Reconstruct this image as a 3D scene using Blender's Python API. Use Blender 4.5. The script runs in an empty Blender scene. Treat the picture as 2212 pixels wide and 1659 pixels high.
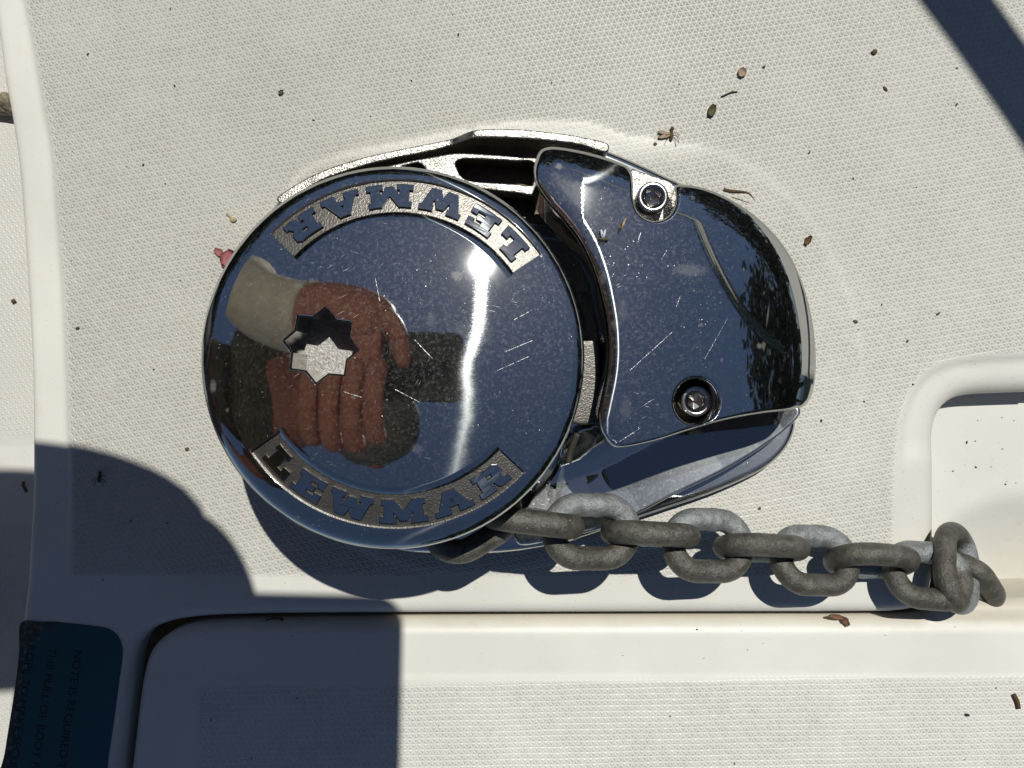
import bpy, bmesh, math, random
import numpy as np
from mathutils import Vector, Matrix, Euler
from mathutils.geometry import delaunay_2d_cdt

random.seed(7)
rng = np.random.default_rng(11)
S = 0.001                      # everything below is written in millimetres
sc = bpy.context.scene
COL = sc.collection

# ------------------------------------------------------------------ camera, sky, sun, exposure
H = 360.0
K0 = 0.18                      # millimetres of deck per measured photo pixel (2212 px wide)
cam_d = bpy.data.cameras.new('camera')
cam = bpy.data.objects.new('camera', cam_d)
COL.objects.link(cam)
cam.location = (0, 0, H * S)
cam.rotation_euler = (0, 0, 0)
cam_d.sensor_width = 36.0
cam_d.lens = 36.0 * H / (2212 * K0)
cam_d.clip_start = 0.01
cam_d.clip_end = 400.0
sc.camera = cam

SUN = Vector((0.1435, 0.4215, 1.0)).normalized()
elev = math.asin(SUN.z)
azim = math.atan2(SUN.x, SUN.y)
w = bpy.data.worlds.new("World")
sc.world = w
w.use_nodes = True
wn = w.node_tree
bg = wn.nodes['Background']
sky = wn.nodes.new('ShaderNodeTexSky')
sky.sky_type = 'NISHITA'
sky.sun_disc = False
sky.sun_elevation = elev
sky.sun_rotation = azim
sky.altitude = 1200.0
sky.air_density = 0.75
sky.dust_density = 0.35
sky.ozone_density = 1.3
wn.links.new(sky.outputs[0], bg.inputs[0])
bg.inputs[1].default_value = 0.08
sd = bpy.data.lights.new('sun', 'SUN')
sd.energy = 5.0
sd.angle = math.radians(0.53)
sd.color = (1.0, 0.972, 0.905)
sun = bpy.data.objects.new('sun', sd)
COL.objects.link(sun)
sun.location = SUN * 3
sun.rotation_euler = SUN.to_track_quat('Z', 'Y').to_euler()
vs = sc.view_settings
vs.view_transform = 'Standard'
try:
    vs.look = 'None'
except Exception:
    pass
vs.gamma = 1.0
vs.use_curve_mapping = False
vs.exposure = -0.33
sc.cycles.max_bounces = 10
sc.cycles.glossy_bounces = 6
sc.cycles.diffuse_bounces = 4
sc.cycles.caustics_reflective = False
sc.cycles.sample_clamp_indirect = 6.0


# ------------------------------------------------------------------ measuring and mesh helpers
def px(u, v, z=0.0):
    k = K0 * (H - z) / H
    return np.array(((u - 1106.0) * k, (829.5 - v) * k, z))


def pxs(pts, z=0.0):
    return np.array([px(u, v, z)[:2] for u, v in pts])


WORLD = {}                     # world base (mm) of every object made here


def mk(name, verts, faces, mats, parent=None, smooth=True, mi=None, base=None, normals=None):
    V = np.asarray(verts, float)
    if parent is not None:
        o0 = WORLD[parent.name]
    elif base is not None:
        o0 = np.array(base, float)
    else:
        o0 = np.zeros(3)
    me = bpy.data.meshes.new(name)
    me.from_pydata(((V - o0) * S).tolist(), [], [list(map(int, f)) for f in faces])
    if not isinstance(mats, (list, tuple)):
        mats = [mats]
    for m in mats:
        me.materials.append(m)
    if smooth:
        me.polygons.foreach_set('use_smooth', [True] * len(me.polygons))
    if mi is not None:
        me.polygons.foreach_set('material_index', list(map(int, mi)))
    me.update()
    if normals is not None:
        vn = np.zeros(len(V) * 3)
        me.vertices.foreach_get('normal', vn)
        vn = vn.reshape(-1, 3)
        nn = np.asarray(normals, float)
        ok = np.isfinite(nn[:, 0])
        vn[ok] = nn[ok]
        me.normals_split_custom_set_from_vertices(vn.tolist())
    ob = bpy.data.objects.new(name, me)
    COL.objects.link(ob)
    if parent is not None:
        ob.parent = parent
        WORLD[ob.name] = o0.copy()
    else:
        ob.location = o0 * S
        WORLD[ob.name] = o0.copy()
    return ob


def empty(name, loc):
    ob = bpy.data.objects.new(name, None)
    ob.empty_display_size = 0.01
    COL.objects.link(ob)
    ob.location = np.array(loc, float) * S
    WORLD[ob.name] = np.array(loc, float)
    return ob


def tag(ob, label=None, cat=None, group=None, kind=None):
    if label: ob['label'] = label
    if cat: ob['category'] = cat
    if group: ob['group'] = group
    if kind: ob['kind'] = kind
    return ob


def catmull(P, ds, closed=True):
    P = np.asarray(P, float)
    n = len(P)
    out = []
    rngn = n if closed else n - 1
    for i in range(rngn):
        if closed:
            p0, p1, p2, p3 = P[i - 1], P[i], P[(i + 1) % n], P[(i + 2) % n]
        else:
            p1, p2 = P[i], P[i + 1]
            p0 = P[i - 1] if i > 0 else 2 * p1 - p2
            p3 = P[i + 2] if i + 2 < n else 2 * p2 - p1
        L = np.linalg.norm(p2 - p1)
        m = max(1, int(round(L / ds)))
        d1 = max(np.linalg.norm(p1 - p0), 1e-6) ** 0.5
        d2 = max(L, 1e-6) ** 0.5
        d3 = max(np.linalg.norm(p3 - p2), 1e-6) ** 0.5
        t1, t2, t3 = d1, d1 + d2, d1 + d2 + d3
        for j in range(m):
            t = t1 + (t2 - t1) * j / m
            A1 = (t1 - t) / t1 * p0 + t / t1 * p1
            A2 = (t2 - t) / (t2 - t1) * p1 + (t - t1) / (t2 - t1) * p2
            A3 = (t3 - t) / (t3 - t2) * p2 + (t - t2) / (t3 - t2) * p3
            B1 = (t2 - t) / t2 * A1 + t / t2 * A2
            B2 = (t3 - t) / (t3 - t1) * A2 + (t - t1) / (t3 - t1) * A3
            out.append((t2 - t) / (t2 - t1) * B1 + (t - t1) / (t2 - t1) * B2)
    if not closed:
        out.append(P[-1])
    return np.array(out)


def inside(P, poly):
    x, y = P[:, 0], P[:, 1]
    r = np.zeros(len(P), bool)
    n = len(poly)
    for i in range(n):
        x1, y1 = poly[i]
        x2, y2 = poly[(i + 1) % n]
        if y1 == y2:
            continue
        c = ((y1 > y) != (y2 > y)) & (x < (x2 - x1) * (y - y1) / (y2 - y1) + x1)
        r ^= c
    return r


def dist_line(P, line, closed=True):
    P = np.asarray(P, float)
    line = np.asarray(line, float)
    d = np.full(len(P), 1e9)
    n = len(line)
    for i in range(n if closed else n - 1):
        a, b = line[i], line[(i + 1) % n]
        ab = b - a
        L2 = max(ab @ ab, 1e-12)
        t = np.clip(((P - a) @ ab) / L2, 0, 1)
        q = P - (a + t[:, None] * ab)
        d = np.minimum(d, np.einsum('ij,ij->i', q, q))
    return np.sqrt(d)


def fill_poly(outer, holes, spacing, rings=(), bbox=None):
    loops = [np.asarray(outer, float)] + [np.asarray(h, float) for h in holes]
    allb = np.vstack(loops)
    lo, hi = (allb.min(0), allb.max(0)) if bbox is None else (np.array(bbox[0]), np.array(bbox[1]))
    gx = np.arange(lo[0], hi[0], spacing)
    gy = np.arange(lo[1], hi[1], spacing * 0.866)
    G = np.array([(x + (0.5 * spacing if j % 2 else 0), y) for j, y in enumerate(gy) for x in gx])
    k = inside(G, loops[0])
    for h in loops[1:]:
        k &= ~inside(G, h)
    G = G[k]

    def dl(P):
        d = dist_line(P, loops[0])
        for h in loops[1:]:
            d = np.minimum(d, dist_line(P, h))
        return d
    d = dl(G)
    lim = (max(rings) if len(rings) else 0) + spacing * 0.55
    G = G[d > lim]
    extra = []
    for r in rings:
        for L in loops:
            nx = np.roll(L, -1, 0) - np.roll(L, 1, 0)
            nn = np.stack([-nx[:, 1], nx[:, 0]], 1)
            nn /= np.maximum(np.linalg.norm(nn, axis=1), 1e-9)[:, None]
            for s in (1, -1):
                Q = L + nn * r * s
                kk = inside(Q, loops[0])
                for h in loops[1:]:
                    kk &= ~inside(Q, h)
                Q = Q[kk]
                if len(Q):
                    Q = Q[np.abs(dl(Q) - r) < 0.03 * max(r, 0.4)]
                    extra.append(Q)
    pts = [allb] + extra + [G]
    P = np.vstack([p for p in pts if len(p)])
    edges = []
    o = 0
    for L in loops:
        n = len(L)
        edges += [(o + i, o + (i + 1) % n) for i in range(n)]
        o += n
    res = delaunay_2d_cdt([Vector(p) for p in P], edges, [], 0, 1e-5)
    V = np.array([tuple(v) for v in res[0]])
    F = np.array([tuple(f) for f in res[2]])
    c = V[F].mean(1)
    k = inside(c, loops[0])
    for h in loops[1:]:
        k &= ~inside(c, h)
    F = F[k]
    a = V[F]
    area = (a[:, 1, 0] - a[:, 0, 0]) * (a[:, 2, 1] - a[:, 0, 1]) - (a[:, 1, 1] - a[:, 0, 1]) * (a[:, 2, 0] - a[:, 0, 0])
    F[area < 0] = F[area < 0][:, ::-1]
    return V, F, dl(V), loops


def area_sign(L):
    x, y = L[:, 0], L[:, 1]
    return np.sum(x * np.roll(y, -1) - np.roll(x, -1) * y)


def plate(name, outer, holes, zf, zbot, mats, parent=None, spacing=1.2, r=2.0, rdrop=None, base=None,
          mirror=False, skirt_mi=0, bbox=None, rf=None, nr=5):
    """A solid whose top is a height field over an outline, with a rounded-over edge and walls."""
    rings = [r * (1 - math.cos(math.pi / 2 * i / nr)) for i in range(1, nr + 1)] if r > 0 else []
    rings = [max(q, 0.02) for q in rings]
    V, F, d, loops = fill_poly(outer, holes, spacing, rings, bbox)

    def ztop(P, dd):
        z = zf(P)
        if r > 0:
            rr = r if rf is None else rf(P)
            q = np.clip(dd / rr, 0, 1)
            z = z - (rdrop if rdrop is not None else rr) * (1 - np.sqrt(np.clip(1 - (1 - q) ** 2, 0, 1)))
        return z
    z = ztop(V, d)
    n0 = len(V)
    verts = np.column_stack([V, z])
    normals = np.full((n0, 3), np.nan)
    if mirror:
        e = 0.02
        def dl(P):
            q = dist_line(P, loops[0])
            for h in loops[1:]:
                q = np.minimum(q, dist_line(P, h))
            return q
        zx0 = zf(V + [e, 0]) - zf(V - [e, 0])
        zy0 = zf(V + [0, e]) - zf(V - [0, e])
        sx = zx0 / (2 * e)
        sy = zy0 / (2 * e)
        near = d < r * 1.02
        Vn = V[near]
        gx = (dl(Vn + [e, 0]) - dl(Vn - [e, 0])) / (2 * e)
        gy = (dl(Vn + [0, e]) - dl(Vn - [0, e])) / (2 * e)
        q = np.clip(d[near] / r, 0.0, 1)
        rd = (rdrop if rdrop is not None else r)
        ds_ = rd / r * (1 - q) / np.sqrt(np.clip(1 - (1 - q) ** 2, 0.0025, 1))
        gl = np.hypot(gx, gy)
        bad = gl < 0.5
        sx[near] += ds_ * gx
        sy[near] += ds_ * gy
        nn = np.stack([-sx, -sy, np.ones(n0)], 1)
        nn /= np.linalg.norm(nn, axis=1)[:, None]
        normals = nn
        idx = np.where(near)[0][bad]
        normals[idx] = np.nan
    faces = [tuple(f) for f in F]
    mi = [0] * len(faces)
    # walls
    tree = {}
    for i in range(n0):
        tree[(round(V[i, 0], 3), round(V[i, 1], 3))] = i
    allv = [verts]
    alln = [normals]
    off = n0
    for li, L in enumerate(loops):
        ids = [tree.get((round(p[0], 3), round(p[1], 3))) for p in L]
        ids = [i for i in ids if i is not None]
        ccw = area_sign(L) > 0
        n = len(ids)
        top = verts[ids].copy()
        bot = top.copy()
        bot[:, 2] = zbot
        nx = np.roll(top, -1, 0) - np.roll(top, 1, 0)
        nn = np.stack([nx[:, 1], -nx[:, 0], np.zeros(n)], 1)
        if ccw != (li == 0):
            nn = -nn
        nn /= np.maximum(np.linalg.norm(nn, axis=1), 1e-9)[:, None]
        allv += [top, bot]
        alln += [nn, nn]
        for i in range(n):
            j = (i + 1) % n
            a, b, c, e_ = off + i, off + j, off + n + j, off + n + i
            f = (a, e_, c, b) if ccw == (li == 0) else (a, b, c, e_)
            faces.append(f)
            mi.append(skirt_mi)
        off += 2 * n
    ob = mk(name, np.vstack(allv), faces, mats, parent, True, mi, base, np.vstack(alln))
    ob['_n0'] = n0
    return ob, V, d


def lathe(prof, n=48, c=(0, 0, 0), cap=False):
    V, F = [], []
    m = len(prof)
    for i in range(n):
        a = 2 * math.pi * i / n
        for r, z in prof:
            V.append((c[0] + r * math.cos(a), c[1] + r * math.sin(a), c[2] + z))
    for i in range(n):
        j = (i + 1) % n
        for k in range(m - 1):
            F.append((i * m + k, j * m + k, j * m + k + 1, i * m + k + 1))
    return V, F


def tube(path, rad, n=8, cap=True):
    P = np.asarray(path, float)
    m = len(P)
    R = np.full(m, rad) if np.isscalar(rad) else np.asarray(rad, float)
    T = np.gradient(P, axis=0)
    T /= np.maximum(np.linalg.norm(T, axis=1), 1e-9)[:, None]
    up = np.array((0, 0, 1.0)) if abs(T[0][2]) < 0.9 else np.array((1.0, 0, 0))
    V, F = [], []
    a0 = np.cross(T[0], up)
    for i in range(m):
        a0 = a0 - T[i] * (a0 @ T[i])
        a0 /= max(np.linalg.norm(a0), 1e-9)
        b0 = np.cross(T[i], a0)
        for k in range(n):
            t = 2 * math.pi * k / n
            V.append(P[i] + R[i] * (math.cos(t) * a0 + math.sin(t) * b0))
    for i in range(m - 1):
        for k in range(n):
            l = (k + 1) % n
            F.append((i * n + k, i * n + l, (i + 1) * n + l, (i + 1) * n + k))
    if cap:
        F.append(tuple(range(n))[::-1])
        F.append(tuple((m - 1) * n + k for k in range(n)))
    return V, F


def join(parts):
    V, F = [], []
    for v, f in parts:
        o = len(V)
        V += [tuple(p) for p in v]
        F += [tuple(i + o for i in g) for g in f]
    return V, F


def smooth01(t):
    t = np.clip(t, 0, 1)
    return t * t * (3 - 2 * t)


def text_mesh(body, size, extrude=0.0):
    cu = bpy.data.curves.new('text', 'FONT')
    cu.body = body
    cu.size = size
    cu.extrude = extrude
    ob = bpy.data.objects.new('text', cu)
    COL.objects.link(ob)
    dg = bpy.context.evaluated_depsgraph_get()
    me = ob.evaluated_get(dg).to_mesh()
    V = [tuple(v.co) for v in me.vertices]
    F = [tuple(p.vertices) for p in me.polygons]
    ob.evaluated_get(dg).to_mesh_clear()
    bpy.data.objects.remove(ob)
    bpy.data.curves.remove(cu)
    return np.array(V), F


def curve_mesh(loops, extrude, bevel):
    cu = bpy.data.curves.new('shape', 'CURVE')
    cu.dimensions = '2D'
    cu.fill_mode = 'BOTH'
    cu.extrude = extrude
    cu.bevel_depth = bevel
    cu.bevel_resolution = 2
    for L in loops:
        s = cu.splines.new('POLY')
        s.points.add(len(L) - 1)
        for p, q in zip(s.points, L):
            p.co = (q[0], q[1], 0, 1)
        s.use_cyclic_u = True
    ob = bpy.data.objects.new('shape', cu)
    COL.objects.link(ob)
    dg = bpy.context.evaluated_depsgraph_get()
    me = ob.evaluated_get(dg).to_mesh()
    V = [tuple(v.co) for v in me.vertices]
    F = [tuple(p.vertices) for p in me.polygons]
    ob.evaluated_get(dg).to_mesh_clear()
    bpy.data.objects.remove(ob)
    bpy.data.curves.remove(cu)
    return np.array(V), F


# ------------------------------------------------------------------ material helpers
def new_mat(name):
    m = bpy.data.materials.new(name)
    m.use_nodes = True
    nt = m.node_tree
    return m, nt, nt.nodes['Principled BSDF'], nt.nodes['Material Output']


class NB:
    """tiny node builder"""
    def __init__(self, nt):
        self.nt = nt

    def n(self, t, **kw):
        nd = self.nt.nodes.new(t)
        for k, v in kw.items():
            setattr(nd, k, v)
        return nd

    def put(self, sock, v):
        if isinstance(v, bpy.types.NodeSocket):
            self.nt.links.new(v, sock)
        else:
            sock.default_value = v

    def math(self, op, a, b=None, c=None, clamp=False):
        nd = self.n('ShaderNodeMath', operation=op)
        nd.use_clamp = clamp
        self.put(nd.inputs[0], a)
        if b is not None: self.put(nd.inputs[1], b)
        if c is not None: self.put(nd.inputs[2], c)
        return nd.outputs[0]

    def noise(self, vec, scale, detail=4, rough=0.55, dist=0.0):
        nd = self.n('ShaderNodeTexNoise')
        self.put(nd.inputs['Vector'], vec)
        nd.inputs['Scale'].default_value = scale
        nd.inputs['Detail'].default_value = detail
        nd.inputs['Roughness'].default_value = rough
        nd.inputs['Distortion'].default_value = dist
        return nd.outputs['Fac']

    def voronoi(self, vec, scale, feature='F1', out='Distance', rnd=1.0):
        nd = self.n('ShaderNodeTexVoronoi', feature=feature)
        self.put(nd.inputs['Vector'], vec)
        nd.inputs['Scale'].default_value = scale
        nd.inputs['Randomness'].default_value = rnd
        return nd.outputs[out]

    def ramp(self, v, a, b, lo=0.0, hi=1.0):
        nd = self.n('ShaderNodeMapRange', interpolation_type='SMOOTHSTEP')
        self.put(nd.inputs['Value'], v)
        nd.inputs['From Min'].default_value = a
        nd.inputs['From Max'].default_value = b
        nd.inputs['To Min'].default_value = lo
        nd.inputs['To Max'].default_value = hi
        return nd.outputs['Result']

    def mix(self, f, a, b, blend='MIX'):
        nd = self.n('ShaderNodeMix', data_type='RGBA', blend_type=blend)
        self.put(nd.inputs[0], f)
        self.put(nd.inputs[6], a)
        self.put(nd.inputs[7], b)
        return nd.outputs[2]

    def mapping(self, vec, scale=(1, 1, 1), rot=(0, 0, 0), loc=(0, 0, 0)):
        nd = self.n('ShaderNodeMapping')
        self.put(nd.inputs['Vector'], vec)
        nd.inputs['Scale'].default_value = scale
        nd.inputs['Rotation'].default_value = rot
        nd.inputs['Location'].default_value = loc
        return nd.outputs['Vector']

    def pos(self):
        return self.n('ShaderNodeNewGeometry').outputs['Position']

    def bump(self, h, dist, strength=1.0, normal=None):
        nd = self.n('ShaderNodeBump')
        nd.inputs['Strength'].default_value = strength
        nd.inputs['Distance'].default_value = dist
        self.put(nd.inputs['Height'], h)
        if normal is not None:
            self.put(nd.inputs['Normal'], normal)
        return nd.outputs['Normal']


def gelcoat(name, base, angle, dirt=1.0, tread=True, relief=0.00042, gutter=False):
    m, nt, p, out = new_mat(name)
    b = NB(nt)
    pos = b.pos()
    mm = b.mapping(pos, (1000, 1000, 1000), (0, 0, -angle))
    big = b.noise(b.mapping(pos, (1000, 1000, 1000)), 0.012, 4, 0.6)
    mid = b.noise(b.mapping(pos, (1000, 1000, 1000)), 0.11, 5, 0.65)
    fine = b.noise(b.mapping(pos, (1000, 1000, 1000)), 1.6, 3, 0.6)
    fl = b.noise(b.mapping(pos, (600, 1500, 1000), (0, 0, 0.5)), 0.9, 2, 0.5)
    col = b.mix(b.ramp(big, 0.3, 0.72), (*[c * 0.93 for c in base], 1), (*[min(1, c * 1.04) for c in base], 1))
    col = b.mix(b.ramp(mid, 0.52, 0.8, 0, 0.22 * dirt), col, (base[0] * 0.74, base[1] * 0.68, base[2] * 0.58, 1))
    col = b.mix(b.ramp(fl, 0.655, 0.74, 0, 0.30 * dirt), col, (0.17, 0.155, 0.12, 1))
    col = b.mix(b.ramp(fine, 0.66, 0.8, 0, 0.25 * dirt), col, (0.25, 0.24, 0.21, 1))
    if gutter:        # tide line of old grime along the edge of the lid
        gs = b.n('ShaderNodeSeparateXYZ')
        nt.links.new(pos, gs.inputs[0])
        gy_ = b.math('ADD', b.math('MULTIPLY', gs.outputs[1], 1000.0), b.math('MULTIPLY', b.math('SUBTRACT', mid, 0.5), 3.0))
        gf = b.ramp(gy_, -96.0, -91.2, 0.0, 0.42)
        col = b.mix(gf, col, (0.40, 0.33, 0.19, 1))
    h = b.math('MULTIPLY', fine, 0.05)
    if tread:
        wob = b.noise(b.mapping(pos, (1000, 1000, 1000)), 0.05, 2, 0.5)
        sep = b.n('ShaderNodeSeparateXYZ')
        nt.links.new(mm, sep.inputs[0])
        x = b.math('ADD', b.math('DIVIDE', sep.outputs[0], 2.34), b.math('MULTIPLY', wob, 0.35))
        y = b.math('ADD', b.math('DIVIDE', sep.outputs[1], 2.24), b.math('MULTIPLY', wob, 0.5))
        hy = b.math('MULTIPLY', y, 0.5)
        ds = []
        for t in (y, b.math('ADD', x, hy), b.math('SUBTRACT', x, hy)):
            f = b.math('FRACT', t)
            ds.append(b.math('SUBTRACT', 0.5, b.math('ABSOLUTE', b.math('SUBTRACT', f, 0.5))))
        tri = b.math('MINIMUM', b.math('MINIMUM', ds[0], ds[1]), ds[2])
        tri = b.math('MAXIMUM', b.math('SUBTRACT', tri, 0.045), 0.0)
        tri = b.math('MULTIPLY', tri, 3.0)
        # worn crowns differ from tooth to tooth
        tri = b.math('MULTIPLY', tri, b.ramp(b.noise(b.mapping(pos, (1000, 1000, 1000)), 0.35, 2, 0.5), 0.2, 0.8, 0.7, 1.15))
        tri = b.math('MULTIPLY', tri, b.ramp(b.noise(b.mapping(pos, (1000, 1000, 1000), (0, 0, 0), (40, 11, 0)), 0.028, 5, 0.7), 0.32, 0.62, 0.80, 1.08))
        at = b.n('ShaderNodeAttribute', attribute_name='tread')
        tm = b.math('MULTIPLY', tri, at.outputs['Fac'])
        h = b.math('ADD', h, tm)
        # brightness falloff painted into the colour: darker towards the upper left of the deck
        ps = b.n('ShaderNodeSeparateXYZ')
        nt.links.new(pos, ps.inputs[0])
        film_tone = b.math('ADD', b.math('MULTIPLY', ps.outputs[1], 1000.0), b.math('MULTIPLY', ps.outputs[0], -650.0))
        film_tone = b.ramp(b.math('ADD', film_tone, b.math('MULTIPLY', b.math('SUBTRACT', big, 0.5), 160.0)), -190.0, 150.0, 0.04, 0.50)
        col = b.mix(b.math('MULTIPLY', b.math('MULTIPLY', at.outputs['Fac'], film_tone), dirt), col, (0.36, 0.355, 0.305, 1))
    nt.links.new(col, p.inputs['Base Color'])
    nt.links.new(b.bump(h, relief), p.inputs['Normal'])
    p.inputs['Roughness'].default_value = 0.42
    p.inputs['Specular IOR Level'].default_value = 0.35
    return m


def chrome(name, tint=(0.52, 0.525, 0.515), streak=0.10, wear=1.0, tangent=(1, 0, 0), rough=0.03, wobble=0.0, st_rough=0.14, aniso=0.86, spots=(), scores=()):
    m, nt, p, out = new_mat(name)
    nt.nodes.remove(p)
    b = NB(nt)
    pos = b.pos()
    mm = b.mapping(pos, (1000, 1000, 1000))
    sharp = b.n('ShaderNodeBsdfAnisotropic')
    sharp.inputs['Color'].default_value = (*tint, 1)
    sharp.inputs['Roughness'].default_value = rough
    # polishing lines: a stretched lobe whose scratches run along the tangent
    tg = b.n('ShaderNodeCombineXYZ')
    tg.inputs[0].default_value, tg.inputs[1].default_value, tg.inputs[2].default_value = tangent
    tv = tg.outputs[0]
    if wobble:
        sep = b.n('ShaderNodeSeparateXYZ')
        nt.links.new(mm, sep.inputs[0])
        yy = sep.outputs[1]
        g_ = b.math('DIVIDE', b.math('SUBTRACT', yy, 6.0), 8.0)
        g_ = b.math('EXPONENT', b.math('MULTIPLY', b.math('MULTIPLY', g_, g_), -1.0))
        ang = b.math('ADD', b.math('MULTIPLY', yy, 0.0022), -0.075)
        ang = b.math('MULTIPLY', b.math('SUBTRACT', ang, b.math('MULTIPLY', g_, 0.075)), wobble)
        ang = b.math('ADD', ang, b.math('MULTIPLY', b.math('SUBTRACT', b.noise(mm, 0.25, 3), 0.5), 0.05))
        nt.links.new(ang, tg.inputs[1])
    st = b.n('ShaderNodeBsdfAnisotropic')
    st.inputs['Color'].default_value = (tint[0] * 1.0, tint[1] * 1.05, tint[2] * 1.06, 1)
    st.inputs['Roughness'].default_value = st_rough
    st.inputs['Anisotropy'].default_value = aniso
    nt.links.new(tv, st.inputs['Tangent'])
    hair = b.noise(b.mapping(pos, (250, 7000, 1000), (0, 0, 0.0)), 1.0, 3, 0.6)
    nt.links.new(b.bump(hair, 0.0000025), st.inputs['Normal'])
    mix1 = b.n('ShaderNodeMixShader')
    mix1.inputs[0].default_value = streak
    nt.links.new(sharp.outputs[0], mix1.inputs[1])
    nt.links.new(st.outputs[0], mix1.inputs[2])
    # wear: pin-prick pits, short scratches and dried salt
    grit = b.n('ShaderNodeBsdfAnisotropic')
    grit.inputs['Color'].default_value = (0.75, 0.74, 0.72, 1)
    grit.inputs['Roughness'].default_value = 0.34
    gb = b.bump(b.noise(mm, 3.5, 3, 0.7), 0.00012)
    nt.links.new(gb, grit.inputs['Normal'])
    salt = b.n('ShaderNodeBsdfDiffuse')
    salt.inputs['Color'].default_value = (0.42, 0.41, 0.39, 1)
    pit = b.ramp(b.voronoi(mm, 0.62), 0.05, 0.13, 1, 0)
    pit = b.math('MULTIPLY', pit, b.ramp(b.noise(mm, 0.06, 4, 0.7), 0.52, 0.64))
    scr = None
    for ang, sc_, off in ((-1.0, 0.24, 0.0), (-0.55, 0.16, 37.0), (0.25, 0.14, 71.0), (-1.2, 0.34, 15.0)):
        v = b.mapping(b.mapping(pos, (1000, 1000, 1000), (0, 0, ang), (off, off * 0.7, 0)), (sc_ * 0.5, sc_ * 13, 1.0))
        d = b.ramp(b.voronoi(v, 1.0), 0.05, 0.16, 1, 0)
        d = b.math('MULTIPLY', d, b.ramp(b.noise(b.mapping(pos, (1000, 1000, 1000), (0, 0, 0), (off, 0, 0)), 0.05, 4, 0.7), 0.545, 0.68))
        scr = d if scr is None else b.math('MAXIMUM', scr, d)
    w1 = b.math('MULTIPLY', b.math('MAXIMUM', pit, b.math('MULTIPLY', scr, 0.42)), wear * 0.75, clamp=True)
    haze = b.math('MULTIPLY', b.ramp(b.noise(mm, 0.9, 5, 0.75), 0.45, 0.8), 0.05 * wear)
    w1 = b.math('MAXIMUM', w1, b.math('ADD', haze, 0.003 * wear))
    sx_ = b.n('ShaderNodeSeparateXYZ')
    nt.links.new(mm, sx_.inputs[0])
    X_, Y_ = sx_.outputs[0], sx_.outputs[1]
    brk = b.noise(mm, 0.9, 3, 0.7)
    for (a_, c_, wd_) in scores:
        dx_, dy_ = float(c_[0] - a_[0]), float(c_[1] - a_[1])
        L2_ = dx_ * dx_ + dy_ * dy_
        ux, uy = b.math('SUBTRACT', X_, float(a_[0])), b.math('SUBTRACT', Y_, float(a_[1]))
        t_ = b.math('DIVIDE', b.math('ADD', b.math('MULTIPLY', ux, dx_), b.math('MULTIPLY', uy, dy_)), L2_, clamp=True)
        qx = b.math('SUBTRACT', ux, b.math('MULTIPLY', t_, dx_))
        qy = b.math('SUBTRACT', uy, b.math('MULTIPLY', t_, dy_))
        d_ = b.math('SQRT', b.math('ADD', b.math('MULTIPLY', qx, qx), b.math('MULTIPLY', qy, qy)))
        w1 = b.math('MAXIMUM', w1, b.math('MULTIPLY', b.ramp(d_, wd_ * 0.15, wd_ * 0.8, 0.6, 0.0), b.ramp(brk, 0.38, 0.55, 0.15, 1.0)))
    mix2 = b.n('ShaderNodeMixShader')
    nt.links.new(w1, mix2.inputs[0])
    nt.links.new(mix1.outputs[0], mix2.inputs[1])
    nt.links.new(grit.outputs[0], mix2.inputs[2])
    stain = b.math('MULTIPLY', b.ramp(b.noise(mm, 0.16, 6, 0.8), 0.66, 0.72), 0.14 * wear)
    dots = b.math('MULTIPLY', b.ramp(b.voronoi(mm, 0.085), 0.05, 0.075, 1, 0), 0.12 * wear)
    sd2 = b.voronoi(b.mapping(pos, (1000, 1000, 1000), (0, 0, 0.3), (9, 4, 0)), 0.9)
    sd2 = b.math('MULTIPLY', b.ramp(sd2, 0.10, 0.20, 1, 0), b.ramp(b.noise(mm, 0.075, 5, 0.75), 0.53, 0.68, 0, 0.32 * wear))
    dots = b.math('MAXIMUM', dots, sd2)
    film_tone = b.math('MULTIPLY', b.ramp(b.noise(mm, 1.1, 4, 0.75), 0.35, 0.8), 0.008 * wear)
    wipe = b.noise(b.mapping(b.mapping(pos, (1000, 1000, 1000), (0, 0, 0.7)), (0.05, 0.9, 1)), 1.0, 5, 0.7)
    film_tone = b.math('ADD', film_tone, b.math('MULTIPLY', b.ramp(wipe, 0.52, 0.8), 0.022 * wear))
    fac = b.math('ADD', b.math('MAXIMUM', stain, dots), film_tone)
    for (c_, rx_, ry_, st2_) in spots:
        ex = b.math('DIVIDE', b.math('SUBTRACT', X_, float(c_[0])), rx_)
        ey = b.math('DIVIDE', b.math('SUBTRACT', Y_, float(c_[1])), ry_)
        d_ = b.math('SQRT', b.math('ADD', b.math('MULTIPLY', ex, ex), b.math('MULTIPLY', ey, ey)))
        d_ = b.math('ADD', d_, b.math('MULTIPLY', b.math('SUBTRACT', b.noise(mm, 1.0, 5, 0.75), 0.5), 2.0))
        fac = b.math('MAXIMUM', fac, b.ramp(d_, 0.35, 1.1, st2_, 0.0))
    mix3 = b.n('ShaderNodeMixShader')
    nt.links.new(fac, mix3.inputs[0])
    nt.links.new(mix2.outputs[0], mix3.inputs[1])
    nt.links.new(salt.outputs[0], mix3.inputs[2])
    nt.links.new(mix3.outputs[0], out.inputs['Surface'])
    return m


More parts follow.
